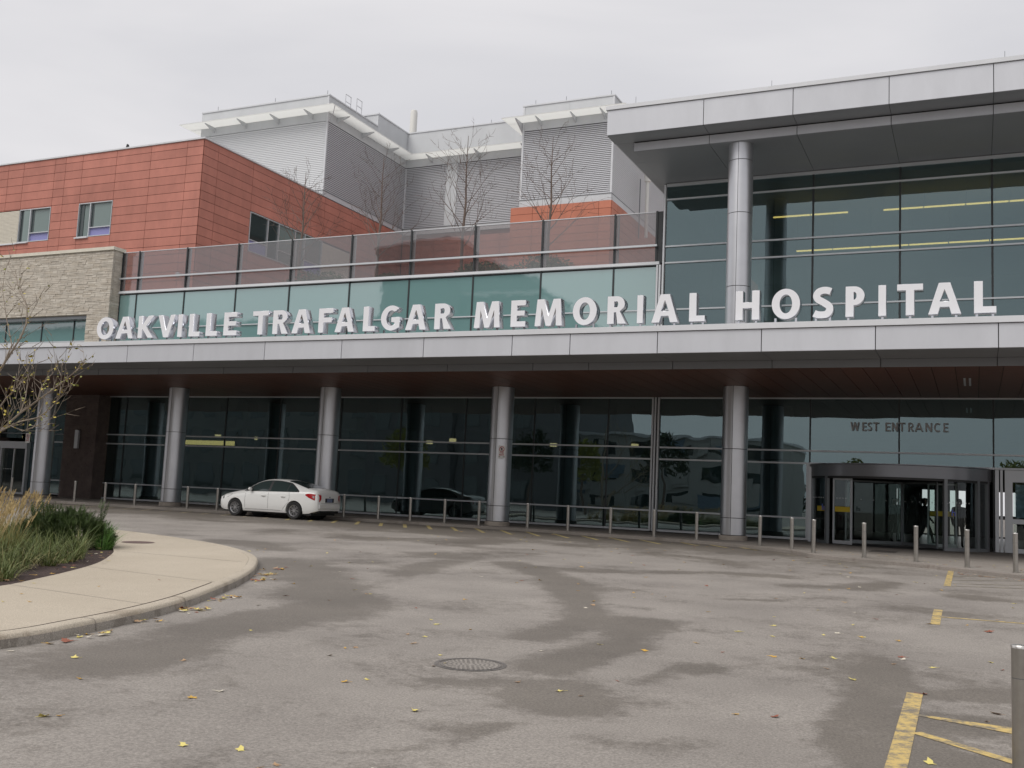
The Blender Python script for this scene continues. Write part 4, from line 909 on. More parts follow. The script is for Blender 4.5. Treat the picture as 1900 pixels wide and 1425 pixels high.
# opened sliding leaf and inner leaves
def leaf(p0, p1, band=True, m='alu', name='door_leaf'):
    p0, p1 = Vector((*p0, 0)), Vector((*p1, 0)); d = (p1-p0); Ln = d.length; d.normalize(); n = Vector((-d.y, d.x, 0))*.025
    def bx(mb, u0, u1, z0, z1, k=1.0):
        a, b = p0+d*u0, p0+d*u1; q = n*k
        vs = [a-q, b-q, b+q, a+q]; mb.add([(v.x, v.y, z0) for v in vs]+[(v.x, v.y, z1) for v in vs], [(0, 3, 2, 1), (4, 5, 6, 7), (0, 1, 5, 4), (1, 2, 6, 5), (2, 3, 7, 6), (3, 0, 4, 7)])
    f = MB(); bx(f, 0, .06, .48, 2.78); bx(f, Ln-.06, Ln, .48, 2.78); bx(f, .06, Ln-.06, 2.72, 2.78); bx(f, .06, Ln-.06, .48, .60)
    o = f.build(name, m, rd); g = MB(); bx(g, .06, Ln-.06, .6, 2.72, .2); g.build('leaf_glass', 'door_glass', o)
    if band: y = MB(); bx(y, .08, Ln-.08, 1.6, 1.78, .35); y.build('yellow_band', 'yellow_band', o)
    dd = MB()
    for i in range(4): bx(dd, .15+i*(Ln-.3)/4, .18+i*(Ln-.3)/4, 2.06, 2.09, .35)
    dd.build('safety_dot', 'white_dot', o)
leaf(dpt(227, DR-.14), dpt(243, DR-.14), m='alu')
c0 = (DC[0]+.1, DC[1]+.3)
leaf(c0, (c0[0]-1.9, c0[1]-1.2), False, 'alu_dark'); leaf(c0, (c0[0]+1.25, c0[1]-1.9), False, 'alu_dark'); leaf((c0[0]+.85, c0[1]+.1), (c0[0]+1.85, c0[1]-.1), True, 'alu'); leaf(c0, (c0[0]-.3, c0[1]+2.2), False, 'alu_dark')
for a0, a1 in ((150, 172), (8, 30)): cpane(a0, a1, .5, 2.8)
MB().lathe(DC, [(0, .466), (DR, .466)], 48).build('floor_mat', 'interior_dark', rd)
# 'h' emblem discs on the glass
for a in (221, 306):
    p = dpt(a, DR+.03); t = Vector((-math.sin(math.radians(a)), math.cos(math.radians(a)), 0)); up = Vector((0, 0, 1)); o0 = Vector((p[0], p[1], 1.74)); n = Vector((math.cos(math.radians(a)), math.sin(math.radians(a)), 0))
    def q(u, w): return o0+t*u+up*w+n*.01
    mb = MB(); th = .016
    for (u0, u1, w0, w1) in ((-.07, -.035, -.11, .11), (-.035, .035, .0, .035), (.03, .065, -.11, .02)):
        mb.add([q(u0, w0), q(u1, w0), q(u1, w1), q(u0, w1), q(u0, w0)+n*th, q(u1, w0)+n*th, q(u1, w1)+n*th, q(u0, w1)+n*th], [(0, 3, 2, 1), (4, 5, 6, 7), (0, 1, 5, 4), (1, 2, 6, 5), (2, 3, 7, 6), (3, 0, 4, 7)])
    mb.build('emblem', 'h_blue', rd)
# right hand door
sd_ = thing('entrance_side_door', 'silver framed glass door with a poster right of the revolving door', 'door', (2, 38.9, .46))
for x0, x1 in ((.62, .74), (.78, .86), (.92, 1.16)): B('door_post', 'alu', sd_, x0, x1, 38.8, 39.02, .47, 3.28)
B('door_header', 'alu', sd_, 1.16, 3.6, 38.82, 39.0, 2.88, 3.28); B('door_rail', 'alu', sd_, 1.16, 3.6, 38.82, 38.95, 1.46, 1.62); B('door_rail', 'alu', sd_, 1.16, 3.6, 38.82, 38.95, .47, .62); B('door_post', 'alu', sd_, 3.5, 3.64, 38.8, 39.02, .47, 3.28)
pane('door_pane', 'door_glass', sd_, 1.18, 3.5, .62, 1.46, 38.9); pane('door_pane', 'door_glass', sd_, 1.18, 3.5, 1.62, 2.88, 38.9); B('poster', 'poster', sd_, 1.25, 2.2, 38.95, 38.96, 1.66, 2.8)
B('mat_strip', 'interior_dark', sd_, -2.9, -2.1, 34.2, 35.6, .465, .468) if False else None

# ------------------------------------------------------------------ no-parking signs on columns
def nsign(x, y, z, label):
    s = thing('no_parking_sign', label, 'sign', (x, y, z))
    B('sign_plate', 'sign_white', s, x-.15, x+.15, y-.012, y, z-.22, z+.26)
    ring = MB()
    for r0, r1, zc in ((.085, .108, z+.12),):
        n = 24; vs = []; fs = []
        for k in range(n):
            t = 2*math.pi*k/n; vs += [(x+r0*math.cos(t), y-.015, zc+r0*math.sin(t)), (x+r1*math.cos(t), y-.015, zc+r1*math.sin(t))]
        for k in range(n): fs.append((2*k, 2*((k+1) % n), 2*((k+1) % n)+1, 2*k+1))
        ring.add(vs, fs)
    ring.add([(x-.075, y-.016, z+.18), (x-.06, y-.016, z+.2), (x+.075, y-.016, z+.06), (x+.06, y-.016, z+.04)], [(0, 1, 2, 3)])
    ring.build('prohibition_ring', 'sign_red', s)
    def gl(c, x0, zb, w, h, st, m='sign_black'):
        me = letter_mesh(c, w, h, st, .004, 0); me.materials.append(MATS[m]); o = bpy.data.objects.new('letter', me); COL.objects.link(o); o.parent = s; o.rotation_euler = (math.pi/2, 0, 0); o.location = Vector((x0, y-.016, zb))-s.location
    gl('P', x-.035, z+.065, .07, .11, .24)
    for i, c in enumerate('FIRE'): gl(c, x-.075+i*.042 if c != 'I' else x-.075+i*.042+.008, z-.045, .03 if c != 'I' else .01, .05, .22, 'sign_red')
    for i, c in enumerate('ROUTE'):
        if c == 'U': MB().box(x-.1+i*.042, x-.092+i*.042, y-.018, y-.014, z-.115, z-.065).box(x-.078+i*.042, x-.07+i*.042, y-.018, y-.014, z-.115, z-.065).box(x-.1+i*.042, x-.07+i*.042, y-.018, y-.014, z-.118, z-.108).build('letter', 'sign_red', s)
        else: gl(c, x-.1+i*.042, z-.118, .032, .05, .22, 'sign_red')
    for sx in (-1, 1):
        MB().add([(x+sx*.13, y-.016, z-.165), (x+sx*.09, y-.016, z-.185), (x+sx*.09, y-.016, z-.145)], [(0, 1, 2)]).add([(x+sx*.09, y-.016, z-.17), (x+sx*.05, y-.016, z-.17), (x+sx*.05, y-.016, z-.16), (x+sx*.09, y-.016, z-.16)], [(0, 1, 2, 3)]).build('arrow', 'sign_black', s)
nsign(-16.42, 34.93, 3.25, 'small white no parking fire route sign on the middle silver column')
nsign(-41.95, 34.95, 3.3, 'small white no parking sign on the far left silver column')

# ------------------------------------------------------------------ bollards
bp_ = thing('bollard', 'x', 'bollard', (0, 0, 0), 'stainless steel bollards along the kerb')
MB().lathe((0, 0), [(.057, .0), (.057, .69)], 24).build('post', 'steel', bp_, smooth=True)
MB().lathe((0, 0), [(.057, .696), (.057, .9)], 24).build('sleeve', 'steel', bp_, smooth=True); MB().lathe((0, 0), [(.054, .68), (.054, .71)], 20).build('groove', 'alu_dark', bp_, smooth=True)
MB().lathe((0, 0), [(.075, 0), (.075, .012), (.058, .016)], 24).build('base_ring', 'steel', bp_, smooth=True)
MB().lathe((0, 0), [(.059, .9), (.059, .915), (.054, .922), (0, .924)], 20).build('cap', 'steel_top', bp_, smooth=True)
BL = [(-42.8, 35.0, 'leftmost bollard, by the far left column'), (-36.9, 33.5, 'bollard in front of the dark stone pier'), (-35.05, 33.5, 'bollard in front of the yellow lit window, nearer the stone pier'), (-33.0, 33.2, 'bollard close to the left side of the second column from the left'), (-30.3, 33.45, 'bollard just right of the second column from the left'), (-28.65, 33.4, 'bollard just ahead of the front of the white car'),
      (-23.0, 34.3, 'bollard right behind the tail of the white car'), (-21.5, 34.5, 'second bollard behind the tail of the white car'), (-20.1, 34.6, 'third bollard behind the white car, mid way to the signed column'), (-18.6, 34.65, 'second bollard left of the column with the sign'), (-17.15, 34.7, 'bollard touching the left side of the column with the sign'), (-15.15, 34.75, 'first bollard right of the column with the sign'),
      (-13.5, 34.65, 'second bollard right of the column with the sign'), (-11.75, 34.3, 'bollard just left of the silver double mullion'), (-10.05, 33.95, 'bollard in front of the silver double mullion'), (-8.45, 33.5, 'bollard left of the tall double height column'), (-6.1, 32.1, 'first bollard right of the tall double height column'), (-4.95, 31.0, 'second bollard right of the tall double height column'),
      (-4.1, 29.35, 'bollard at the left jamb of the revolving door'), (-2.7, 28.7, 'bollard in front of the left leaf of the revolving door'), (-1.4, 28.35, 'bollard in front of the middle of the revolving door'), (-.19, 27.45, 'bollard in front of the right end of the revolving door'), (.85, 26.7, 'bollard in front of the side door at the right edge')]
for i, (x, y, lab) in enumerate(BL):
    o = bp_ if i == 0 else copy_tree(bp_)
    o.location = (x, y, gz(y)+.1); o['label'] = lab if len(lab.split()) < 15 else lab
    o.rotation_euler = (random.uniform(-.006, .006), random.uniform(-.01, .01), random.uniform(0, 3))
o = copy_tree(bp_); o.location = (.272, 7.7, .0); o['label'] = 'large near bollard cut off by the right edge beside the yellow lines'; o.scale = (1, 1, .94)

# ------------------------------------------------------------------ car
def build_car():
    car = thing('parked_car', 'white four door sedan parked at the kerb under the canopy', 'car', (0, 0, 0))
    # stations: x from nose (0) to tail (4.5); z shoulder, half width shoulder, roof-edge half width & z, top z
    ST = [(0.00, .60, .50, .42, .62, .63), (.06, .66, .66, .52, .70, .71), (.25, .71, .78, .62, .78, .80), (.6, .77, .84, .66, .87, .90), (1.0, .83, .865, .68, .94, .985), (1.25, .87, .87, .70, .99, 1.035),
          (1.5, .90, .872, .67, 1.125, 1.17), (1.82, .92, .873, .61, 1.29, 1.335), (2.1, .93, .873, .58, 1.365, 1.41), (2.45, .945, .873, .565, 1.39, 1.437), (2.85, .955, .872, .56, 1.375, 1.42), (3.15, .97, .87, .56, 1.335, 1.38),
          (3.45, .985, .865, .575, 1.265, 1.31), (3.75, 1.0, .855, .61, 1.18, 1.22), (4.05, 1.0, .83, .66, 1.105, 1.14), (4.35, .98, .79, .69, 1.055, 1.085), (4.46, .92, .74, .66, .98, 1.0), (4.5, .80, .70, .62, .86, .88)]
    def cr1(vals, xs_, x):
        n = len(xs_); i = max(0, min(n-2, sum(1 for q in xs_ if q <= x)-1)); t = (x-xs_[i])/(xs_[i+1]-xs_[i]); t = max(0, min(1, t))
        p0, p1, p2, p3 = vals[max(i-1, 0)], vals[i], vals[i+1], vals[min(i+2, n-1)]
        m1 = (p2-p0)/(xs_[i+1]-xs_[max(i-1, 0)]) if i > 0 else (p2-p1)/(xs_[i+1]-xs_[i]); m2 = (p3-p1)/(xs_[min(i+2, n-1)]-xs_[i]) if i < n-2 else (p2-p1)/(xs_[i+1]-xs_[i]); h = xs_[i+1]-xs_[i]
        return (2*t**3-3*t*t+1)*p1+(t**3-2*t*t+t)*h*m1+(-2*t**3+3*t*t)*p2+(t**3-t*t)*h*m2
    sx = [s[0] for s in ST]
    def sec(x):
        zs, hw, rw_, rz, tz = [cr1([s[k] for s in ST], sx, x) for k in range(1, 6)]
        zb = .22+.10*max(0, 1-x/.35)+.13*max(0, (x-4.1)/.4); bw = hw*.93
        mid = zb+(zs-zb)*.5
        P = [(0, zb-.02), (bw*.6, zb-.02), (bw, zb), (hw*.992, zb+.10), (hw*1.012, mid), (hw*1.004, zs-.09), (hw*.972, zs), (hw*.955, zs+.012)]
        # greenhouse side
        k = 1/3
        P += [(hw*.955+(rw_-hw*.955)*t, zs+.012+(rz-zs-.012)*t**.9) for t in (k, 2*k)]
        P += [(rw_, rz), (rw_*.8, rz+(tz-rz)*.62), (rw_*.45, rz+(tz-rz)*.93), (0, tz)]
        return P
    def side(x, z):    # half width at height z above sill
        P = sec(x)[2:11]
        for a, b in zip(P[:-1], P[1:]):
            if a[1] <= z <= b[1]: t = (z-a[1])/(b[1]-a[1]+1e-9); return a[0]+(b[0]-a[0])*t
        return P[-1][0]
    xs_ = [0, .03, .06, .12, .25]+[.4+.15*i for i in range(26)]+[4.2, 4.3, 4.38, 4.44, 4.48, 4.5]
    vs = []; nP = len(sec(1)); full = 2*nP-2
    for x in xs_:
        P = sec(x); ring = P+[(-p[0], p[1]) for p in P[1:-1][::-1]]; vs += [(x, p[0], p[1]) for p in ring]
    fs = []
    for i in range(len(xs_)-1):
        for k in range(full): fs.append((i*full+k, i*full+(k+1) % full, (i+1)*full+(k+1) % full, (i+1)*full+k))
    fs += [tuple(range(full)), tuple(range((len(xs_)-1)*full, len(xs_)*full))[::-1]]
    body = MB().add(vs, fs).build('body', 'car_paint', car, smooth=True)
    bm = bmesh.new(); bm.from_mesh(body.data); bmesh.ops.recalc_face_normals(bm, faces=bm.faces[:]); bm.to_mesh(body.data); bm.free()
    for wx in (.9, 3.57):
        cu = MB(); pts = [(wx+.365*math.cos(t), .315+.365*math.sin(t)) for t in [2*math.pi*k/28 for k in range(28)]]
        for s in (1, -1):
            c = MB().prism(pts, 'y', s*.55, s*1.2).build('cut', 'car_black', None)
            bm = bmesh.new(); bm.from_mesh(c.data); bmesh.ops.recalc_face_normals(bm, faces=bm.faces[:]); bm.to_mesh(c.data); bm.free()
            md = body.modifiers.new('b', 'BOOLEAN'); md.object = c; md.operation = 'DIFFERENCE'; md.solver = 'EXACT'
            bpy.context.view_layer.update()
            me = bpy.data.meshes.new_from_object(body.evaluated_get(bpy.context.evaluated_depsgraph_get())); body.modifiers.clear(); old = body.data; body.data = me; bpy.data.objects.remove(c)
    body.data.polygons.foreach_set('use_smooth', [True]*len(body.data.polygons))
    try: body.data.set_sharp_from_angle(angle=math.radians(40))
    except Exception: pass
    # dark wheel wells
    for wx in (.9, 3.57):
        for s in (1, -1):
            pts = [(wx+.36*math.cos(t), .315+.36*math.sin(t)) for t in [2*math.pi*k/28 for k in range(28)]]
            MB().prism(pts, 'y', s*.5, s*.56).build('wheel_well', 'car_black', car)
    # windows: side
    def sidewin(name, xa, xb, zbot, ztop, m, off=.006, n=10, parent=car):
        for s in (1, -1):
            vs = []; fs = []; R = 5
            for i in range(n+1):
                x = xa+(xb-xa)*i/n; z0, z1 = zbot(x), max(zbot(x)+.002, ztop(x))
                for r in range(R+1):
                    z = z0+(z1-z0)*r/R; vs.append((x, s*(side(x, z)+off), z))
            for i in range(n):
                for r in range(R): fs.append((i*(R+1)+r, (i+1)*(R+1)+r, (i+1)*(R+1)+r+1, i*(R+1)+r+1))
            o = MB().add(vs, fs).build(name, m, parent, smooth=True)
    belt = lambda x: .955+.018*(x-1.4)
    def roofl(x):
        P = sec(x); return P[10][1]-.025
    fr_t = lambda x: min(roofl(x), belt(x)+.008+(x-1.24)*.62)
    bk_t = lambda x: min(roofl(x), belt(x)+.015+max(0, (3.74-x))*.60)
    topl = lambda x: min(fr_t(x), bk_t(x))
    sidewin('window_surround', 1.22, 3.74, lambda x: belt(x)-.012, lambda x: topl(x)+.012, 'car_black', .004, 26)
    sidewin('side_window', 1.62, 2.36, belt, lambda x: topl(x)-.012, 'car_glass', .009)
    sidewin('side_window', 2.46, 3.18, belt, lambda x: topl(x)-.012, 'car_glass', .009)
    sidewin('quarter_window', 3.22, 3.64, belt, lambda x: max(belt(x)+.003, topl(x)-.02), 'car_glass', .009)
    # windscreen & rear glass
    def topz(x, y):
        P = sec(x)[8:]
        ay = abs(y)
        for a, b in zip(P[:-1], P[1:]):
            if b[0] <= ay <= a[0]: t = (ay-b[0])/(a[0]-b[0]+1e-9); return b[1]+(a[1]-b[1])*t
        return P[0][1]
    for nm, xa, xb in (('windscreen', 1.22, 1.9), ('rear_window', 3.08, 3.98)):
        vs = []; fs = []; n, R = 10, 10
        for i in range(n+1):
            x = xa+(xb-xa)*i/n; w_ = sec(x)[10][0]*.97
            for r in range(R+1):
                y = -w_+2*w_*r/R; vs.append((x, y, topz(x, y)+.008))
        for i in range(n):
            for r in range(R): fs.append((i*(R+1)+r, (i+1)*(R+1)+r, (i+1)*(R+1)+r+1, i*(R+1)+r+1))
        MB().add(vs, fs).build(nm, 'car_glass', car, smooth=True)
    # seams, handles
    def vline(x, z0, z1, bow=0):
        for s in (1, -1):
            pts = [(x+bow*math.sin(math.pi*t), s*(side(x, z0+(z1-z0)*t)+.0005), z0+(z1-z0)*t) for t in [k/8 for k in range(9)]]
            MB().tube(pts, .0045, 4).build('door_gap', 'car_black', car)
    vline(1.38, .28, .93, -.02); vline(2.41, .28, .95); vline(3.32, .62, .96, .03)
    for s in (1, -1):
        MB().tube([(1.38+.1*k, s*(side(1.38+.1*k, .30)+.0005), .30) for k in range(17)], .0045, 4).build('door_gap', 'car_black', car)
        MB().tube([(3.32-.05*k, s*(side(3.32-.05*k, .62-.055*k)+.0005), .62-.055*k) for k in range(7)], .0045, 4).build('door_gap', 'car_black', car)
        for hx in (2.2, 3.08): MB().tube([(hx-.09, s*(side(hx, .80)+.004), .80), (hx-.06, s*(side(hx, .80)+.028), .803), (hx+.06, s*(side(hx, .80)+.028), .803), (hx+.09, s*(side(hx, .80)+.004), .80)], .016, 6).build('door_handle', 'car_paint', car, smooth=True)
        # mirror
        mr = MB().lathe((0, 0), [(0, -.07), (.06, -.055), (.085, 0), (.06, .055), (0, .07)], 10)
        mr.v = [(1.62+v[0]*.75, s*(.93+v[1]*1.15), 1.02+v[2]) for v in mr.v]; mr.build('wing_mirror', 'car_paint', car, smooth=True)
        MB().tube([(1.64, s*.84, .965), (1.64, s*.90, .995)], .022, 6).build('mirror_arm', 'car_black', car)
        # lamps
        sidewin_l = []
        vs = []; fs = []
        for i, (x, z0, z1) in enumerate(((4.03, .885, .925), (4.16, .81, .955), (4.3, .755, .95), (4.4, .72, .935))):
            for r in range(3):
                z = z0+(z1-z0)*r/2; vs.append((x, s*(side(x, z)+.012), z))
        for r in range(3): z = .66+(.93-.66)*r/2; vs.append((4.514, s*.62, z))
        for r in range(3): z = .76+(.90-.76)*r/2; vs.append((4.518, s*.54, z))
        for i in range(5):
            for r in range(2): fs.append((i*3+r, (i+1)*3+r, (i+1)*3+r+1, i*3+r+1))
        tl = MB().add(vs, fs).build('tail_light', 'car_red', car, smooth=True)
        MB().add([(4.33, s*(side(4.33, .84)+.016), .80), (4.39, s*(side(4.39, .84)+.016), .79), (4.39, s*(side(4.39, .84)+.016), .87), (4.33, s*(side(4.33, .86)+.016), .88)], [(0, 1, 2, 3)]).build('reflector', 'car_lamp', tl)
        vs = []
        for x, z0, z1 in ((.1, .6, .66), (.3, .62, .72), (.55, .70, .80), (.72, .78, .82)): vs += [(x, s*(side(x, z0)+.006), z0), (x, s*(side(x, z1)+.006), z1)]
        MB().add(vs, [(2*i, 2*i+2, 2*i+3, 2*i+1) for i in range(3)]).build('headlight', 'car_glass', car, smooth=True)
    B('rear_bumper', 'car_paint', car, 4.44, 4.535, -.66, .66, .40, .60, bevel=.04); B('lower_valance', 'car_black', car, 4.2, 4.5, -.62, .62, .26, .37, bevel=.02)
    B('boot_recess', 'car_black', car, 4.502, 4.506, -.27, .27, .65, .80); B('licence_plate', 'plate_blue', car, 4.507, 4.514, -.16, .16, .66, .79); B('boot_gap', 'car_black', car, 4.49, 4.505, -.5, .5, .618, .626)
    B('emblem', 'car_lamp', car, 4.503, 4.512, -.04, .04, .825, .865)
    MB().tube([(3.9, 0, 1.12), (3.95, 0, 1.15)], .01, 5).build('antenna', 'car_black', car)
    B('floor_pan', 'car_black', car, .3, 4.25, -.74, .74, .17, .3)
    # wheels
    for wx in (.9, 3.57):
        for s in (1, -1):
            w = MB(); prof_ = [(.205, -.09), (.29, -.1), (.312, -.07), (.318, 0), (.312, .07), (.29, .1), (.205, .09)]
            w.lathe((0, 0), prof_, 32); w.v = [(wx+v[0], s*.765+v[2]*1.0, .318+v[1]) for v in w.v]; tyre = w.build('wheel', 'tyre', car, smooth=True)
            r = MB(); r.lathe((0, 0), [(.195, .06), (.212, .085), (.205, .09), (.19, .075), (.19, -.02)], 32)
            for k in range(8):
                a = 2*math.pi*k/8
                for da in (-.10, .10):
                    c_, s_1 = math.cos(a+da), math.sin(a+da); c2, s2 = math.cos(a+da*1.5), math.sin(a+da*1.5)
                    n_ = (-s_1*.0065, c_*.0065)
                    r.add([(c_*.04-n_[0], s_1*.04-n_[1], .07), (c2*.198-n_[0]*1.4, s2*.198-n_[1]*1.4, .078), (c2*.198+n_[0]*1.4, s2*.198+n_[1]*1.4, .078), (c_*.04+n_[0], s_1*.04+n_[1], .07), (c_*.04, s_1*.04, .03), (c2*.198, s2*.198, .03)], [(0, 1, 2, 3), (0, 4, 5, 1), (3, 2, 5, 4)])
            r.lathe((0, 0), [(0, .078), (.045, .075), (.05, .05)], 12)
            r.v = [(wx+v[0], s*(.765+v[2]), .318+v[1]) for v in r.v]; r.build('rim', 'rim', tyre, smooth=False)
            d = MB().lathe((0, 0), [(0, .0), (.19, .0)], 24); d.v = [(wx+v[0], s*.775, .318+v[1]) for v in d.v]; d.build('brake_disc', 'car_black', tyre)
    return car
car = build_car()
k = 1.05; car.scale = (k, k, k); car.location = (-26.27-.9*k, 31.7+.8*k, gz(31.7)+.002)

# ------------------------------------------------------------------ trees
def grow(mb, p, d, L, r, lvl, maxl, tips, n=5, up=.15, spread=.7, gap=.75):
    p = Vector(p); d = Vector(d).normalized(); segs = max(3, int(L/.5)); pts = [p.copy()]; rad = [r]
    kids = []
    for i in range(segs):
        d = (d+Vector((random.uniform(-.16, .16), random.uniform(-.16, .16), random.uniform(-.08, .12)+up*.2))).normalized()
        p = p+d*L/segs; pts.append(p.copy()); rad.append(r*(1-.75*(i+1)/segs))
        if lvl < maxl and i >= segs*.1: kids.append((p.copy(), d.copy(), i/segs, rad[-1]))
    mb.tube(pts, rad, n if lvl < 2 else 3, cap=False); tips.append((pts, lvl))
    for (q, dd, t, rr) in kids:
        for _ in range(1 if random.random() < gap else 2):
            ax = dd.orthogonal().normalized(); ax.rotate(Matrix.Rotation(random.uniform(0, 6.28), 3, dd).to_quaternion())
            nd = (dd*(1-spread*.45)+ax*spread+Vector((0, 0, up))).normalized()
            grow(mb, q, nd, L*random.uniform(.42, .66)*(1.1-t*.5), max(.011, rr*.62), lvl+1, maxl, tips, n, up, spread, gap)
def terrace_tree(x, y, h, seed, label):
    random.seed(seed); t = thing('bare_tree', label, 'tree', (x, y, 11.3), 'bare trees on the terrace')
    base = Vector((x, y, 11.3)); tp = base+Vector((0, 0, h*.40)); mb = MB()
    pts = [base, base+Vector((.03, 0, h*.2)), tp, base+Vector((.1, 0, h*.6)), base+Vector((0, .05, h*.8)), base+Vector((.05, 0, h))]
    mb.tube(pts, [.11, .095, .08, .055, .032, .012], 7).build('trunk', 'bark', t, smooth=True)
    br = MB(); tips = []; n = 19
    for i in range(n):
        f = .34+.6*i/n; a = i*2.4+random.uniform(-.4, .4); p = base+Vector((.05, 0, h*f))
        L_ = h*.36*(1.25-f*.95); grow(br, p, (math.cos(a), math.sin(a), .9), L_, .035*(1.25-f), 1, 3, tips, 4, .22, .75, .8)
    br.build('branches', 'bark', t)
for x, y, h, sd1, lb in ((-34.9, 46, 8.2, 3, 'bare tree in front of the red wall strip window, leftmost on the terrace'), (-29.7, 46, 8.6, 5, 'bare tree in front of the dark louvred side wall'), (-24.5, 46, 9.2, 8, 'bare tree in front of the white louvre pier'), (-19.6, 46, 8.6, 11, 'bare tree in front of the orange block, rightmost on the terrace')): terrace_tree(x, y, h, sd1, lb)
def foliage(mb, c, r, n, size, flat=.6):
    for _ in range(n):
        a = random.uniform(0, 6.28); u = random.uniform(-.3, 1); rr = random.uniform(.55, 1.02)
        w = math.sqrt(max(0, 1-u*u)); p = Vector((c[0]+r[0]*rr*w*math.cos(a), c[1]+r[1]*rr*w*math.sin(a), c[2]+r[2]*rr*u))
        p.z += .12*r[2]*noise.noise(p*1.3); d = Vector((random.uniform(-1, 1), random.uniform(-1, 1), random.uniform(-.2, 1))).normalized(); s = d.orthogonal().normalized()*size*random.uniform(.2, .45); d *= size*random.uniform(.7, 1.4)
        mb.add([p-s, p+s, p+d], [(0, 1, 2)])
random.seed(21)
for i, (x, y, rx, rz, lb) in enumerate(((-31.8, 43.5, 2.4, .95, 'low green shrub behind the guard glass below the strip window'), (-21.5, 43.0, 1.9, .8, 'green shrub behind the guard glass left of the rightmost bare tree'), (-18.4, 43, 1.9, .95, 'green shrub behind the guard glass around the rightmost bare tree'), (-27.0, 43.5, 1.6, .55, 'low green shrub behind the guard glass at the middle of the terrace'))):
    s = thing('terrace_shrub', lb, 'shrub', (x, y, 11.22), 'shrubs on the terrace'); mb = MB(); foliage(mb, (x, y, 11.75), (rx, 1.2, rz+.25), 2600, .13); mb.build('foliage', 'terrace_shrub', s)
# near tree at left
random.seed(31)
nt_ = thing('young_street_tree', 'nearly bare tree with few yellow leaves reaching in at the left edge', 'tree', (-21.6, 16.3, .4))
MB().tube([(-21.6, 16.3, .25), (-21.55, 16.3, 1.2), (-21.3, 16.2, 2.0), (-21.0, 16.1, 2.3)], [.13, .11, .09, .07], 8).tube([(-21.55, 16.3, 1.2), (-21.7, 16.3, 3), (-21.6, 16.3, 5), (-21.4, 16.3, 8)], [.09, .08, .06, .02], 7).build('trunk', 'bark_pale', nt_, smooth=True)
def onp(px, py, Y): 
    d = fwd+R_*(px-CX0)/F_-U_*(py-CY0)/F_; return Vector((d.x*Y/d.y, Y, 1.72+d.z*Y/d.y))
limbs = [([(-120, 860), (-40, 830), (0, 800), (38, 766), (69, 744), (95, 725), (120, 706), (139, 690), (158, 674)], .034, 16.0),
         ([(-40, 830), (5, 795), (38, 782), (70, 775), (95, 757), (109, 737), (110, 728)], .02, 15.8),
         ([(-80, 800), (-20, 720), (6, 677), (38, 627), (50, 598), (50, 567), (35, 538), (28, 500)], .034, 16.3),
         ([(6, 677), (22, 640), (12, 590), (5, 540), (8, 505)], .018, 16.3),
         ([(38, 766), (48, 735), (52, 700), (50, 676)], .014, 16.0), ([(69, 744), (78, 715), (100, 690), (112, 660)], .012, 16.1),
         ([(-10, 770), (10, 740), (30, 720), (35, 690)], .014, 16.0), ([(0, 800), (20, 790), (42, 800), (60, 793), (88, 780), (100, 772)], .014, 15.7)]
br = MB(); lf = []; tips = []
for pts, r, Y in limbs:
    P3 = [onp(a, b, Y+.05*i) for i, (a, b) in enumerate(pts)]
    br.tube(P3, [r*(1-.78*i/(len(P3)-1)) for i in range(len(P3))], 6)
    for i in range(1, len(P3)):
        for _ in range(3):
            q = P3[i].lerp(P3[i-1], random.random()); d = (P3[i]-P3[i-1]).normalized(); ax = Vector((random.uniform(-1, 1), random.uniform(-.6, .6), random.uniform(-.4, 1)))
            grow(br, q, d*.7+ax*.7, random.uniform(.25, .75), .008, 2, 3, tips, 3, .1, .6, .9)
br.build('branches', 'bark_pale', nt_, smooth=True)
lm = MB(); lo = MB()
for pts, l in tips:
    for _ in range(2):
        if random.random() < .42:
            p = random.choice(pts); px_ = p.x
            if random.random() < .35 and p.z > 4.6: continue
            s = random.uniform(.02, .05); d = Vector((random.uniform(-1, 1), random.uniform(-1, 1), random.uniform(-1, .3))).normalized(); o_ = d.orthogonal().normalized()
            (lm if random.random() < .55 else lo).add([p, p+d*s+o_*s*.6, p+d*s*2, p+d*s-o_*s*.6], [(0, 1, 2, 3)])
lm.build('leaves', 'leaf_yellow', nt_); lo.build('leaves', 'leaf_olive', nt_)

# ------------------------------------------------------------------ planting bed
random.seed(5)
def inpoly(p, poly):
    c = False; j = len(poly)-1
    for i in range(len(poly)):
        a, b = poly[i], poly[j]
        if (a[1] > p[1]) != (b[1] > p[1]) and p[0] < (b[0]-a[0])*(p[1]-a[1])/(b[1]-a[1])+a[0]: c = not c
        j = i
    return c
bedp = offset(bed, .4)+[(-32, 5.5)]
def blade(mb, p, d, L_, w, droop, n=4):
    d = Vector(d).normalized(); sd2 = d.cross(Vector((0, 0, 1))); sd2 = sd2.normalized() if sd2.length > .01 else Vector((1, 0, 0)); pts = []; q = Vector(p); dd = d.copy()
    for i in range(n+1):
        ww = w*(1-i/n)+.0005; pts += [q-sd2*ww, q+sd2*ww]; q = q+dd*L_/n; dd = (dd+Vector((d.x*droop, d.y*droop, -droop))).normalized()
    mb.add(pts, [(2*i, 2*i+1, 2*i+3, 2*i+2) for i in range(n)])
def clump(mb, x, y, n, L0, L1, w, droop, lean, r=.1):
    z = gz(y)+.1
    for _ in range(n):
        a = random.uniform(0, 6.28); t = random.uniform(.05, lean); p = (x+math.cos(a)*r*random.random(), y+math.sin(a)*r*random.random(), z)
        blade(mb, p, (math.cos(a)*t, math.sin(a)*t, 1), random.uniform(L0, L1), w, random.uniform(.4, 1)*droop)
gg = MB()
for x, y in [(-12.7+random.uniform(-.2, .2)-.55*i*.35, 8.8+.35*i*1.0) for i in range(1)]: pass
cl = []
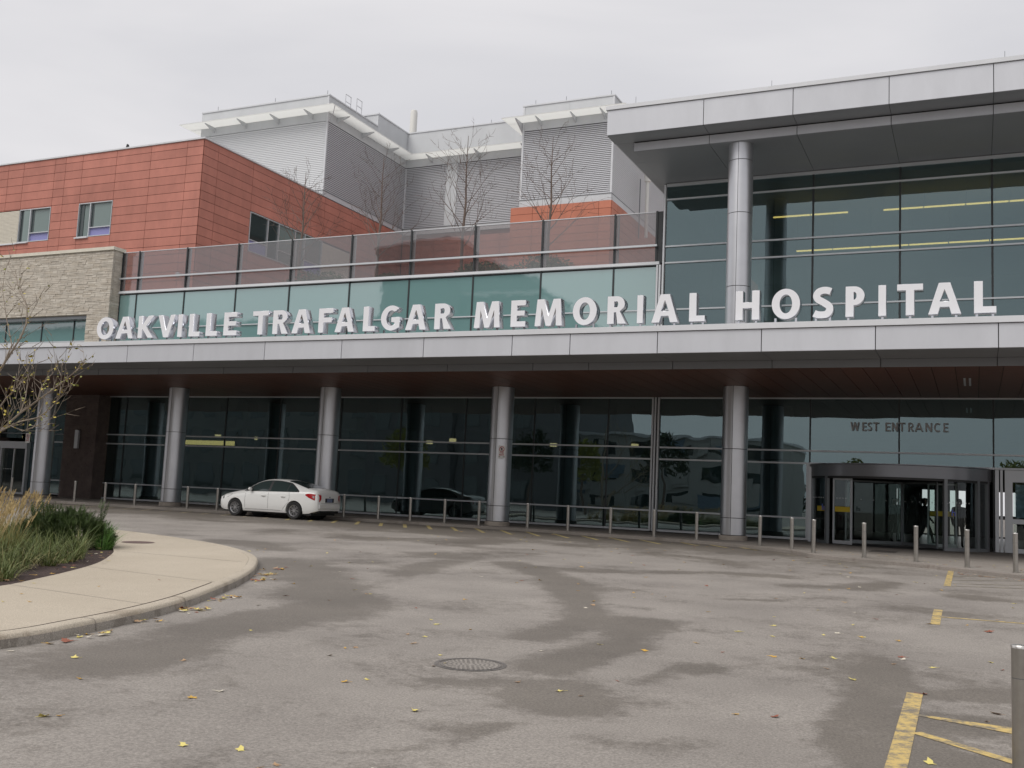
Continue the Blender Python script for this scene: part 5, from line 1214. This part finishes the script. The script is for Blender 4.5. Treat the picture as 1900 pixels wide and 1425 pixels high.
tries = 0
while len(cl) < 95 and tries < 20000:
    tries += 1; x, y = random.uniform(-21, -12.1), random.uniform(7.5, 15.6)
    if not inpoly((x, y), bedp): continue
    if math.hypot(x+16.5, y-15.0) < .95: continue
    dist = min(math.hypot(x-b[0], y-b[1]) for b in bed)
    if dist > 2.6: continue
    if any(math.hypot(x-c[0], y-c[1]) < .33 for c in cl): continue
    cl.append((x, y))
dryg = MB()
for x, y in cl:
    k_ = random.uniform(.7, 1.15); clump(gg, x, y, 70, .35*k_, .75*k_, .0065, .42, .95, .16); clump(dryg, x, y, random.choice((4, 10, 22)), .3*k_, .7*k_, .006, .6, 1.1, .2)
tag(dryg.build('dry_grass', 'grass_dry', None), 'dry straw coloured blades among the green grass of the bed', 'grass', kind='stuff')
gg.build('green_grass', 'grass_green', None); tag(bpy.data.objects['green_grass'], 'dark green strappy grass along the front of the planting bed', 'grass', kind='stuff')
br_ = MB()
for x, y in ((-15.75, 15.1), (-15.85, 15.3), (-16.0, 15.45), (-16.25, 15.65)): clump(br_, x, y, 80, .3, .68, .007, .4, .85, .14)
br_.build('bright_grass', 'grass_bright', None); tag(bpy.data.objects['bright_grass'], 'bright green grass tuft at the tip of the planting bed', 'grass', kind='stuff')
tg = MB(); og = MB(); pl = MB()
def plume(p, d, L_, ph_=.22):
    d = Vector(d).normalized(); q = Vector(p); pts = [q.copy()]
    for i in range(5): q = q+d*L_/5; d = (d+Vector((.035, 0, -.015))).normalized(); pts.append(q.copy())
    tg.tube(pts, [.004, .0035, .003, .003, .003, .002], 3, cap=False)
    a = pts[-1]; 
    for k in range(26):
        t = k/26; c = a+d*ph_*(t-.35)
        e = Vector((random.uniform(-1, 1), random.uniform(-1, 1), random.uniform(.2, 1.6))).normalized()*random.uniform(.025, .055)*(1.1-abs(t-.4)*1.3); s3 = e.orthogonal().normalized()*.009
        pl.add([c-s3, c+s3, c+e+d*.02], [(0, 1, 2)])
tries = 0; tc_ = []
while len(tc_) < 48 and tries < 9000:
    tries += 1; x, y = random.uniform(-22.5, -13.6), random.uniform(10.5, 17.3)
    if not inpoly((x, y), bedp): continue
    dist = min(math.hypot(x-b[0], y-b[1]) for b in bed)
    if dist < 1.15: continue
    if math.hypot(x+16.5, y-15.0) < .8 or x/y > -1.075: continue
    if any(math.hypot(x-c[0], y-c[1]) < .55 for c in tc_): continue
    tc_.append((x, y))
for x, y in tc_:
    clump(og, x, y, 120, .4, .8, .005, .22, .5, .22)
    for _ in range(13):
        a = random.uniform(0, 6.28); rr = random.uniform(0, .22); plume((x+rr*math.cos(a), y+rr*math.sin(a), gz(y)+.1), (math.cos(a)*.16+.2, math.sin(a)*.16, 1), random.uniform(.62, 1.05), random.uniform(.16, .25))
for nm, mb, m, lb in (('ornamental_grass', og, 'grass_olive', 'olive brown ornamental grass behind the green grass'), ('grass_stems', tg, 'grass_tan', 'tan stems of the ornamental grass'), ('grass_plumes', pl, 'grass_tan', 'feathery tan seed heads of the ornamental grass')):
    tag(mb.build(nm, m, None), lb, 'grass', kind='stuff')
random.seed(9)
yw = thing('yew_shrub', 'dark green spreading yew shrub at the end of the planting bed', 'shrub', (-16.5, 15.0, .25))
mb = MB(); st = MB()
def yewspray(mb, p, d, L_):
    d = d.normalized(); s = d.orthogonal().normalized(); s.rotate(Matrix.Rotation(random.uniform(0, 6.28), 3, d).to_quaternion()); n = 6
    for i in range(n):
        c = p+d*L_*i/n
        for sg_ in (-1, 1):
            e = (s*sg_+d*.7).normalized()*.05*(1.2-i/n*.6); w_ = d*.008; mb.add([c-w_, c+w_, c+e], [(0, 1, 2)])
    mb.add([p-s*.006, p+s*.006, p+d*L_*1.08], [(0, 1, 2)])
lumps = []
for _ in range(62):
    a = random.uniform(0, 6.28); u = random.uniform(.05, 1)**.8; w = math.sqrt(max(0, 1-u*u)); r_ = random.uniform(.75, 1.05)
    lumps.append((Vector((-16.85+1.0*r_*w*math.cos(a), 15.1+.8*r_*w*math.sin(a), .30+.52*r_*u)), Vector((math.cos(a)*w, math.sin(a)*w, .5+u*.7)), random.uniform(.13, .24)))
for c_, d_, r_ in lumps:
    for _ in range(62):
        v_ = Vector((random.gauss(0, 1), random.gauss(0, 1), random.gauss(0, 1))).normalized(); p = c_+v_*r_*random.uniform(.4, 1)
        yewspray(mb, p, d_*.8+v_*.9+Vector((0, 0, .35)), random.uniform(.08, .17))
for i in range(14):
    a = random.uniform(0, 6.28); st.tube([(-16.5, 15, .25), (-16.5+.5*math.cos(a), 15+.45*math.sin(a), .55), (-16.5+.85*math.cos(a), 15+.75*math.sin(a), .84+random.uniform(-.1, .15))], [.025, .015, .006], 5)
    p = Vector((-16.5+.8*math.cos(a), 15+.7*math.sin(a), .78+random.uniform(-.1, .15)))
    for k_ in range(5): yewspray(mb, p+Vector((random.uniform(-.04, .04), random.uniform(-.04, .04), .03*k_)), Vector((math.cos(a)*.3, math.sin(a)*.3, 1)), .2)
mb.build('foliage', 'yew', yw); st.build('stems', 'yew', yw)

# ------------------------------------------------------------------ manhole, island cover, leaves
mh = thing('manhole_cover', 'round cast iron manhole cover with ring pattern set in the asphalt', 'manhole cover', (-4.5, 9.08, gz(9.08)))
Rm = .345
def zg(y): return gz(y)
def ringm(mb, r0, r1, dz, a0=0, a1=360, n=40):
    vs = []; fs = []
    for k in range(n+1):
        t = math.radians(a0+(a1-a0)*k/n)
        for r in (r0, r1): y = 9.08+r*math.sin(t); vs.append((-4.5+r*math.cos(t), y, zg(y)+dz))
    for k in range(n): fs.append((2*k, 2*k+1, 2*k+3, 2*k+2))
    mb.add(vs, fs)
f = MB(); ringm(f, Rm-.03, Rm+.012, .004); f.build('frame_ring', 'iron', mh)
f = MB(); ringm(f, 0, Rm-.045, .003); f.build('cover', 'asphalt', mh)
f = MB(); ringm(f, Rm-.052, Rm-.04, .0045)
for r in range(1, 7):
    rr = r*.045; nn = 6*r
    for k in range(nn): ringm(f, rr, rr+.014, .0048, 360*k/nn, 360*(k+.55)/nn, 4)
o = f.build('cover_pattern', 'iron', mh); o['kind'] = 'stuff'
ic = thing('access_cover', 'reddish brown round iron cover in the island pavement', 'cover', (-16.6, 17.0, gz(17)+.13))
f = MB(); vs = []; n = 32
for k in range(n): t = 2*math.pi*k/n; y = 16.95+.33*math.sin(t); vs.append((-16.65+.36*math.cos(t), y, gz(y)+.134))
f.add(vs, [tuple(range(n))]); f.build('cover_plate', 'iron_red', ic)
tm = thing('tactile_plate', 'dark ribbed metal plate in the pavement before the revolving door', 'floor plate', (-2.6, 33.5, .46))
for i in range(7):
    x = -2.95+i*.11; MB().add([(x, 32.6, gz(32.6)+.104), (x+.09, 32.6, gz(32.6)+.104), (x+.09, 34.2, .4605+.006), (x, 34.2, .4605+.006)], [(0, 1, 2, 3)]).build('rib', 'iron', tm)
for nm, c in (('leaf_gold', (.60, .36, .06)), ('leaf_lemon', (.68, .58, .18)), ('leaf_rust', (.28, .09, .05)), ('leaf_tan', (.42, .27, .15)), ('leaf_pale', (.6, .55, .45))): mat(nm, c, .6)
def leafshape(mb, x, y, z, s, mi, curl=.4):
    a = random.uniform(0, 6.28); n = 9; tx, ty = random.uniform(-.35, .35)*curl, random.uniform(-.35, .35)*curl; vs = [(x, y, z+s*.12)]
    for k in range(n):
        t = 2*math.pi*k/n; r = s*(1 if k % 2 == 0 else .52)*(1.25 if k == 0 else 1)*random.uniform(.85, 1.1)
        dx, dy = r*math.cos(t+a), r*.8*math.sin(t+a); vs.append((x+dx, y+dy, z+.004+max(0, dx*tx+dy*ty+curl*r*.35*random.random())))
    mb.add(vs, [(0, k+1, (k+1) % n+1) for k in range(n)], mi)
    dx, dy = s*1.2*math.cos(a), s*1.0*math.sin(a); mb.tube([(x, y, z+.005), (x+dx*1.5, y+dy*1.5, z+.012)], .0016, 3, mi)
LM = ['leaf_gold', 'leaf_lemon', 'leaf_rust', 'leaf_tan', 'leaf_pale']
random.seed(77)
fl = MB()
for _ in range(330):
    x, y = random.uniform(-16, 3), 5+28*random.random()**1.25
    if inpoly((x, y), isl+[(-32, 20), (-32, 2)]): continue
    if y > min(KERB, key=lambda p: abs(p[0]-x))[1]-.3: continue
    leafshape(fl, x, y, gz(y), random.uniform(.02, .052), random.choices(range(5), (4, 4, 2, 2, 2))[0], .7)
for _ in range(26):
    i = random.randrange(len(isl)); 
    if isl[i][1] < 5 or isl[i][1] > 17: continue
    x, y = offset(isl, -random.uniform(.03, .35))[i]; leafshape(fl, x, y, gz(y), random.uniform(.02, .04), random.choices(range(5), (4, 4, 2, 2, 2))[0])
kd = [((-9.15, 10.25), 16), ((-9.62, 11.5), 12), ((-8.55, 8.15), 9), ((-11.25, 14.5), 18), ((-10.75, 13.7), 12), ((-8.42, 7.6), 4), ((-8.8, 9.3), 4), ((-11.75, 15.4), 8)]
for (x, y), n in kd:
    for _ in range(n):
        xx, yy = x+random.gauss(.04, .07), y+random.gauss(0, .14)
        if inpoly((xx, yy), isl+[(-32, 20), (-32, 2)]): continue
        leafshape(fl, xx, yy, gz(yy)+random.uniform(0, .02), random.uniform(.035, .06), random.choices(range(5), (5, 3, 3, 3, 1))[0], .9)
for _ in range(60):
    i = random.randrange(10, len(bed)); x, y = bed[i]; o_ = random.uniform(-.1, .45); x, y = offset(bed, o_)[i]; leafshape(fl, x, y, gz(y)+(.135 if o_ < 0 else .15), random.uniform(.025, .05), random.choices(range(5), (4, 2, 2, 3, 3))[0])
for _ in range(14):
    x, y = random.uniform(-13, -9.6), random.uniform(7.5, 13.5)
    if inpoly((x, y), iin+[(-32, 20), (-32, 2)]) and not inpoly((x, y), bed+[(-32, 18), (-32, 5)]): leafshape(fl, x, y, gz(y)+.13, random.uniform(.02, .035), random.choice((0, 1, 4, 2)))
for _ in range(120):
    x = random.uniform(-.4, 2.6); y = 26.6-(x*.55)+random.gauss(0, .22)-.35; leafshape(fl, x, y, gz(y), random.uniform(.02, .04), random.choice((2, 3, 2, 3, 4)))
for _ in range(60):
    x = random.uniform(-5, 2); kk = min(KERB, key=lambda p: abs(p[0]-x))[1]; y = kk+random.uniform(.2, 3); leafshape(fl, x, y, gz(y)+.1, random.uniform(.02, .035), random.choice((0, 1, 2, 3, 4)))
tag(fl.build('fallen_leaves', LM, None), 'small scattered yellow and brown autumn leaves on the asphalt and kerb', 'leaves', kind='stuff')
for px, py, s, mi, lb in ((1835, 1173, .075, 2, 'curled rust brown leaf lying alone right of the short yellow mark'), (1715, 1289, .05, 2, 'brown leaf at the top end of the near yellow line'), (1848, 1325, .055, 3, 'tan curled leaf between the near yellow line and the bollard'),
                          (358, 1295, .05, 0, 'golden leaf on the asphalt at the lower left, pointed ends'), (84, 1330, .05, 1, 'pale yellow leaf nearest the lower left corner'), (1437, 1331, .045, 2, 'dark brown leaf on the asphalt left of the near yellow line'), (160, 1178, .05, 0, 'golden yellow leaf at the kerb foot on the left'), (137, 1221, .045, 1, 'yellow leaf on the asphalt below the kerb leaves at left'),
                          (1582, 1262, .045, 1, 'yellow leaf with a raised stem near the top of the near line'), (1725, 1417, .05, 1, 'bright yellow leaf by the bottom edge beside the near line'), (770, 1320, .045, 1, 'yellow leaf on the asphalt below the manhole cover to its left'), (1037, 1283, .045, 1, 'yellow leaf on the dark wet patch right of the manhole')):
    d = fwd+R_*(px-CX0)/F_-U_*(py-CY0)/F_; z = 0
    for _ in range(40): tt = (z-1.72)/d.z; z = .5*z+.5*gz(d.y*tt)
    x, y = d.x*tt, d.y*tt; m_ = MB(); random.seed(px); leafshape(m_, x, y, gz(y), s, 0, .9); o = m_.build('fallen_leaf', LM[mi], None); tag(o, lb, 'leaf', 'larger fallen leaves on the asphalt')

# ------------------------------------------------------------------ people inside the doorway
def person(x, y, rz, cloth, label, stride=0, lean=0, bag=False):
    p = thing('person', label, 'person', (x, y, .468)); p.rotation_euler = (0, 0, rz)
    J = {'pel': (0, 0, .95), 'waist': (0, .01+lean*.2, 1.12), 'chest': (0, .02+lean*.6, 1.36), 'neck': (0, .02+lean, 1.50), 'headb': (0, -.0+lean, 1.58), 'head': (0, -.01+lean, 1.68), 'htop': (0, 0+lean, 1.76),
         'lh': (.10, 0, .90), 'lk': (.11, -.02-stride*.18, .50), 'la': (.11, .02-stride*.30, .09), 'lt': (.12, -.14-stride*.30, .04),
         'rh': (-.10, 0, .90), 'rk': (-.11, -.02+stride*.12, .50), 'ra': (-.11, .03+stride*.32, .10), 'rt': (-.12, -.12+stride*.32, .04),
         'ls': (.19, .02+lean*.8, 1.42), 'le': (.25, .05+stride*.12, 1.14), 'lw': (.23, -.04+stride*.18, .90), 'lf': (.22, -.06+stride*.2, .81),
         'rs': (-.19, .02+lean*.8, 1.42), 're': (-.25, .05-stride*.12, 1.14), 'rw': (-.23, -.08-stride*.18, .92), 'rf': (-.22, -.11-stride*.2, .83)}
    R = {'pel': .15, 'waist': .145, 'chest': .165, 'neck': .06, 'headb': .08, 'head': .098, 'htop': .07, 'lh': .095, 'lk': .065, 'la': .045, 'lt': .04, 'rh': .095, 'rk': .065, 'ra': .045, 'rt': .04, 'ls': .085, 'le': .055, 'lw': .04, 'lf': .035, 'rs': .085, 're': .055, 'rw': .04, 'rf': .035}
    names = list(J); idx = {n: i for i, n in enumerate(names)}
    Ed = [('pel', 'waist'), ('waist', 'chest'), ('chest', 'neck'), ('neck', 'headb'), ('headb', 'head'), ('head', 'htop'), ('pel', 'lh'), ('lh', 'lk'), ('lk', 'la'), ('la', 'lt'), ('pel', 'rh'), ('rh', 'rk'), ('rk', 'ra'), ('ra', 'rt'), ('chest', 'ls'), ('ls', 'le'), ('le', 'lw'), ('lw', 'lf'), ('chest', 'rs'), ('rs', 're'), ('re', 'rw'), ('rw', 'rf')]
    me = bpy.data.meshes.new('body'); me.from_pydata([J[n] for n in names], [(idx[a], idx[b]) for a, b in Ed], []); o = bpy.data.objects.new('body', me); COL.objects.link(o)
    sk = o.modifiers.new('s', 'SKIN'); 
    for n in names: me.skin_vertices[0].data[idx[n]].radius = (R[n], R[n]*.8 if n in ('chest', 'waist', 'pel') else R[n]); me.skin_vertices[0].data[idx[n]].use_root = (n == 'pel')
    sb = o.modifiers.new('d', 'SUBSURF'); sb.levels = 2; sb.render_levels = 2; bpy.context.view_layer.update()
    m2 = bpy.data.meshes.new_from_object(o.evaluated_get(bpy.context.evaluated_depsgraph_get())); o.modifiers.clear(); o.data = m2; o.parent = p
    m2.materials.clear(); m2.materials.append(MATS[cloth]); m2.materials.append(MATS['skin'])
    for f in m2.polygons:
        c = f.center; f.material_index = 1 if (c.z > 1.50 or (c.z < .86 and abs(c.x) > .185 and c.z > .7)) else 0; f.use_smooth = True
    h = MB(); h.lathe((0, .02+lean), [(0, 1.80), (.085, 1.775), (.112, 1.70), (.108, 1.62), (.09, 1.58)], 14, math.radians(-10), math.radians(190))
    h.lathe((0, .0+lean), [(0, 1.802), (.08, 1.785), (.108, 1.72)], 14)
    hm = h.build('hair', 'hair', None, smooth=True); hm.parent = p
    c = MB(); c.lathe((0, .02+lean*.3), [(.20, .78), (.205, .95), (.185, 1.15), (.205, 1.36), (.15, 1.47), (.07, 1.51)], 16); c.v = [(v[0], .02+(v[1]-.02)*.78, v[2]) for v in c.v]
    cm = c.build('coat', cloth, None, smooth=True); cm.parent = p
    nse = MB().add([(-.015, -.1+lean, 1.65), (.015, -.1+lean, 1.65), (0, -.125+lean, 1.655), (0, -.1+lean, 1.70)], [(0, 1, 2), (0, 2, 3), (2, 1, 3)]).build('nose', 'skin', None); nse.parent = p
    return p
person(-.55, 40.9, math.pi*.95, 'cloth_black', 'person in a dark coat standing with their back turned behind the right curved door glass')
person(-1.75, 42.2, math.pi*.5, 'cloth_grey', 'person in dark clothes striding through the middle of the revolving door', 1, .02)
person(-2.95, 43.5, .4, 'cloth_black', 'dark dressed person standing in the lobby behind the left part of the doorway')

# ------------------------------------------------------------------ what stands across the drop-off (seen as reflections in the glass)
def oblock(name, label, x0, x1, y0, y1, h, wm, floors, dx, side='N'):
    b = thing(name, label, 'building', ((x0+x1)/2, y1, 0)); B('wall', wm, b, x0, x1, y0, y1, -.2, h)
    fh = h/floors; wn = MB(); fc = [MB(), MB()]; rr_ = random.Random(x1)
    for _ in range(int((x1-x0)*1.1) if name == 'parking_garage' else 0):
        xx = rr_.uniform(x0, x1-3); zz = rr_.uniform(.5, h-1.5); fc[rr_.randrange(2)].box(xx, xx+rr_.uniform(.8, 3), y1+.07, y1+.07+rr_.uniform(.05, .5), zz, min(h-.1, zz+rr_.uniform(.5, 2.6)))
    for mb_, mm__ in zip(fc, ('opp_light', 'opp_blue')): mb_.build('wall_panel', mm__, b)
    for f in range(floors):
        x = x0+1.2
        while x < x1-2: wn.box(x, x+dx*.62, y1+.005, y1+.06, f*fh+1.0, f*fh+fh-.7); x += dx
    wn.build('window_row', 'car_glass', b); B('roof_edge', 'cap_metal', b, x0-.2, x1+.2, y0, y1+.25, h, h+.35); return b
oblock('opposite_wing', 'long grey hospital wing across the drop-off, mirrored in the glass', -150, -70, -75, -32, 23.5, 'opp_wall', 5, 4.2)
oblock('opposite_wing', 'tallest dark block across the drop-off, mirrored in the guard glass', -69.8, -58, -70, -30.5, 32.3, 'opp_dark', 8, 3.4)
oblock('opposite_wing', 'dark stepped block right of the tallest one, mirrored in the glass', -57.9, -47.5, -70, -31.5, 25.5, 'opp_dark', 6, 3.4)
oblock('parking_garage', 'low pale parking garage across the drop-off, mirrored in the ground floor glass', -52, -22, -72, -48, 9.5, 'opp_light', 3, 5)
random.seed(4)
for i, (x, y, h) in enumerate(((-46, -28, 9), (-38, -24, 7.5), (-31, -30, 9), (-14, -60, 8), (-6, -66, 7), (4, -62, 8.5), (14, -60, 7), (-55, -15, 8))):
    t = thing('broadleaf_tree', ('olive ' if i % 2 else 'dark green ')+'tree across the drop-off, mirrored '+('left of the pale garage', 'before the middle of the pale garage', 'before the right end of the pale garage', 'just right of the pale garage', 'behind the left half of the doors', 'behind the right half of the doors', 'far right past the doors', 'before the dark blocks')[i], 'tree', (x, y, 0), 'trees across the drop-off')
    MB().tube([(x, y, 0), (x, y, h*.6)], [.18, .08], 7).build('trunk', 'bark', t); mb = MB(); foliage(mb, (x, y, h*.6), (h*.3, h*.3, h*.4), 900, .5); mb.build('crown', 'leaf_olive' if i % 2 else 'evergreen', t)
tl = MB()
for i in range(60):
    x = -130+i*5; foliage(tl, (x, -140+random.uniform(-4, 4), 2), (4, 3, random.uniform(5, 8)), 160, 1.4)
tag(tl.build('far_treeline', 'evergreen', None), 'dark distant line of trees across the road, seen only in reflections', 'trees', kind='stuff')
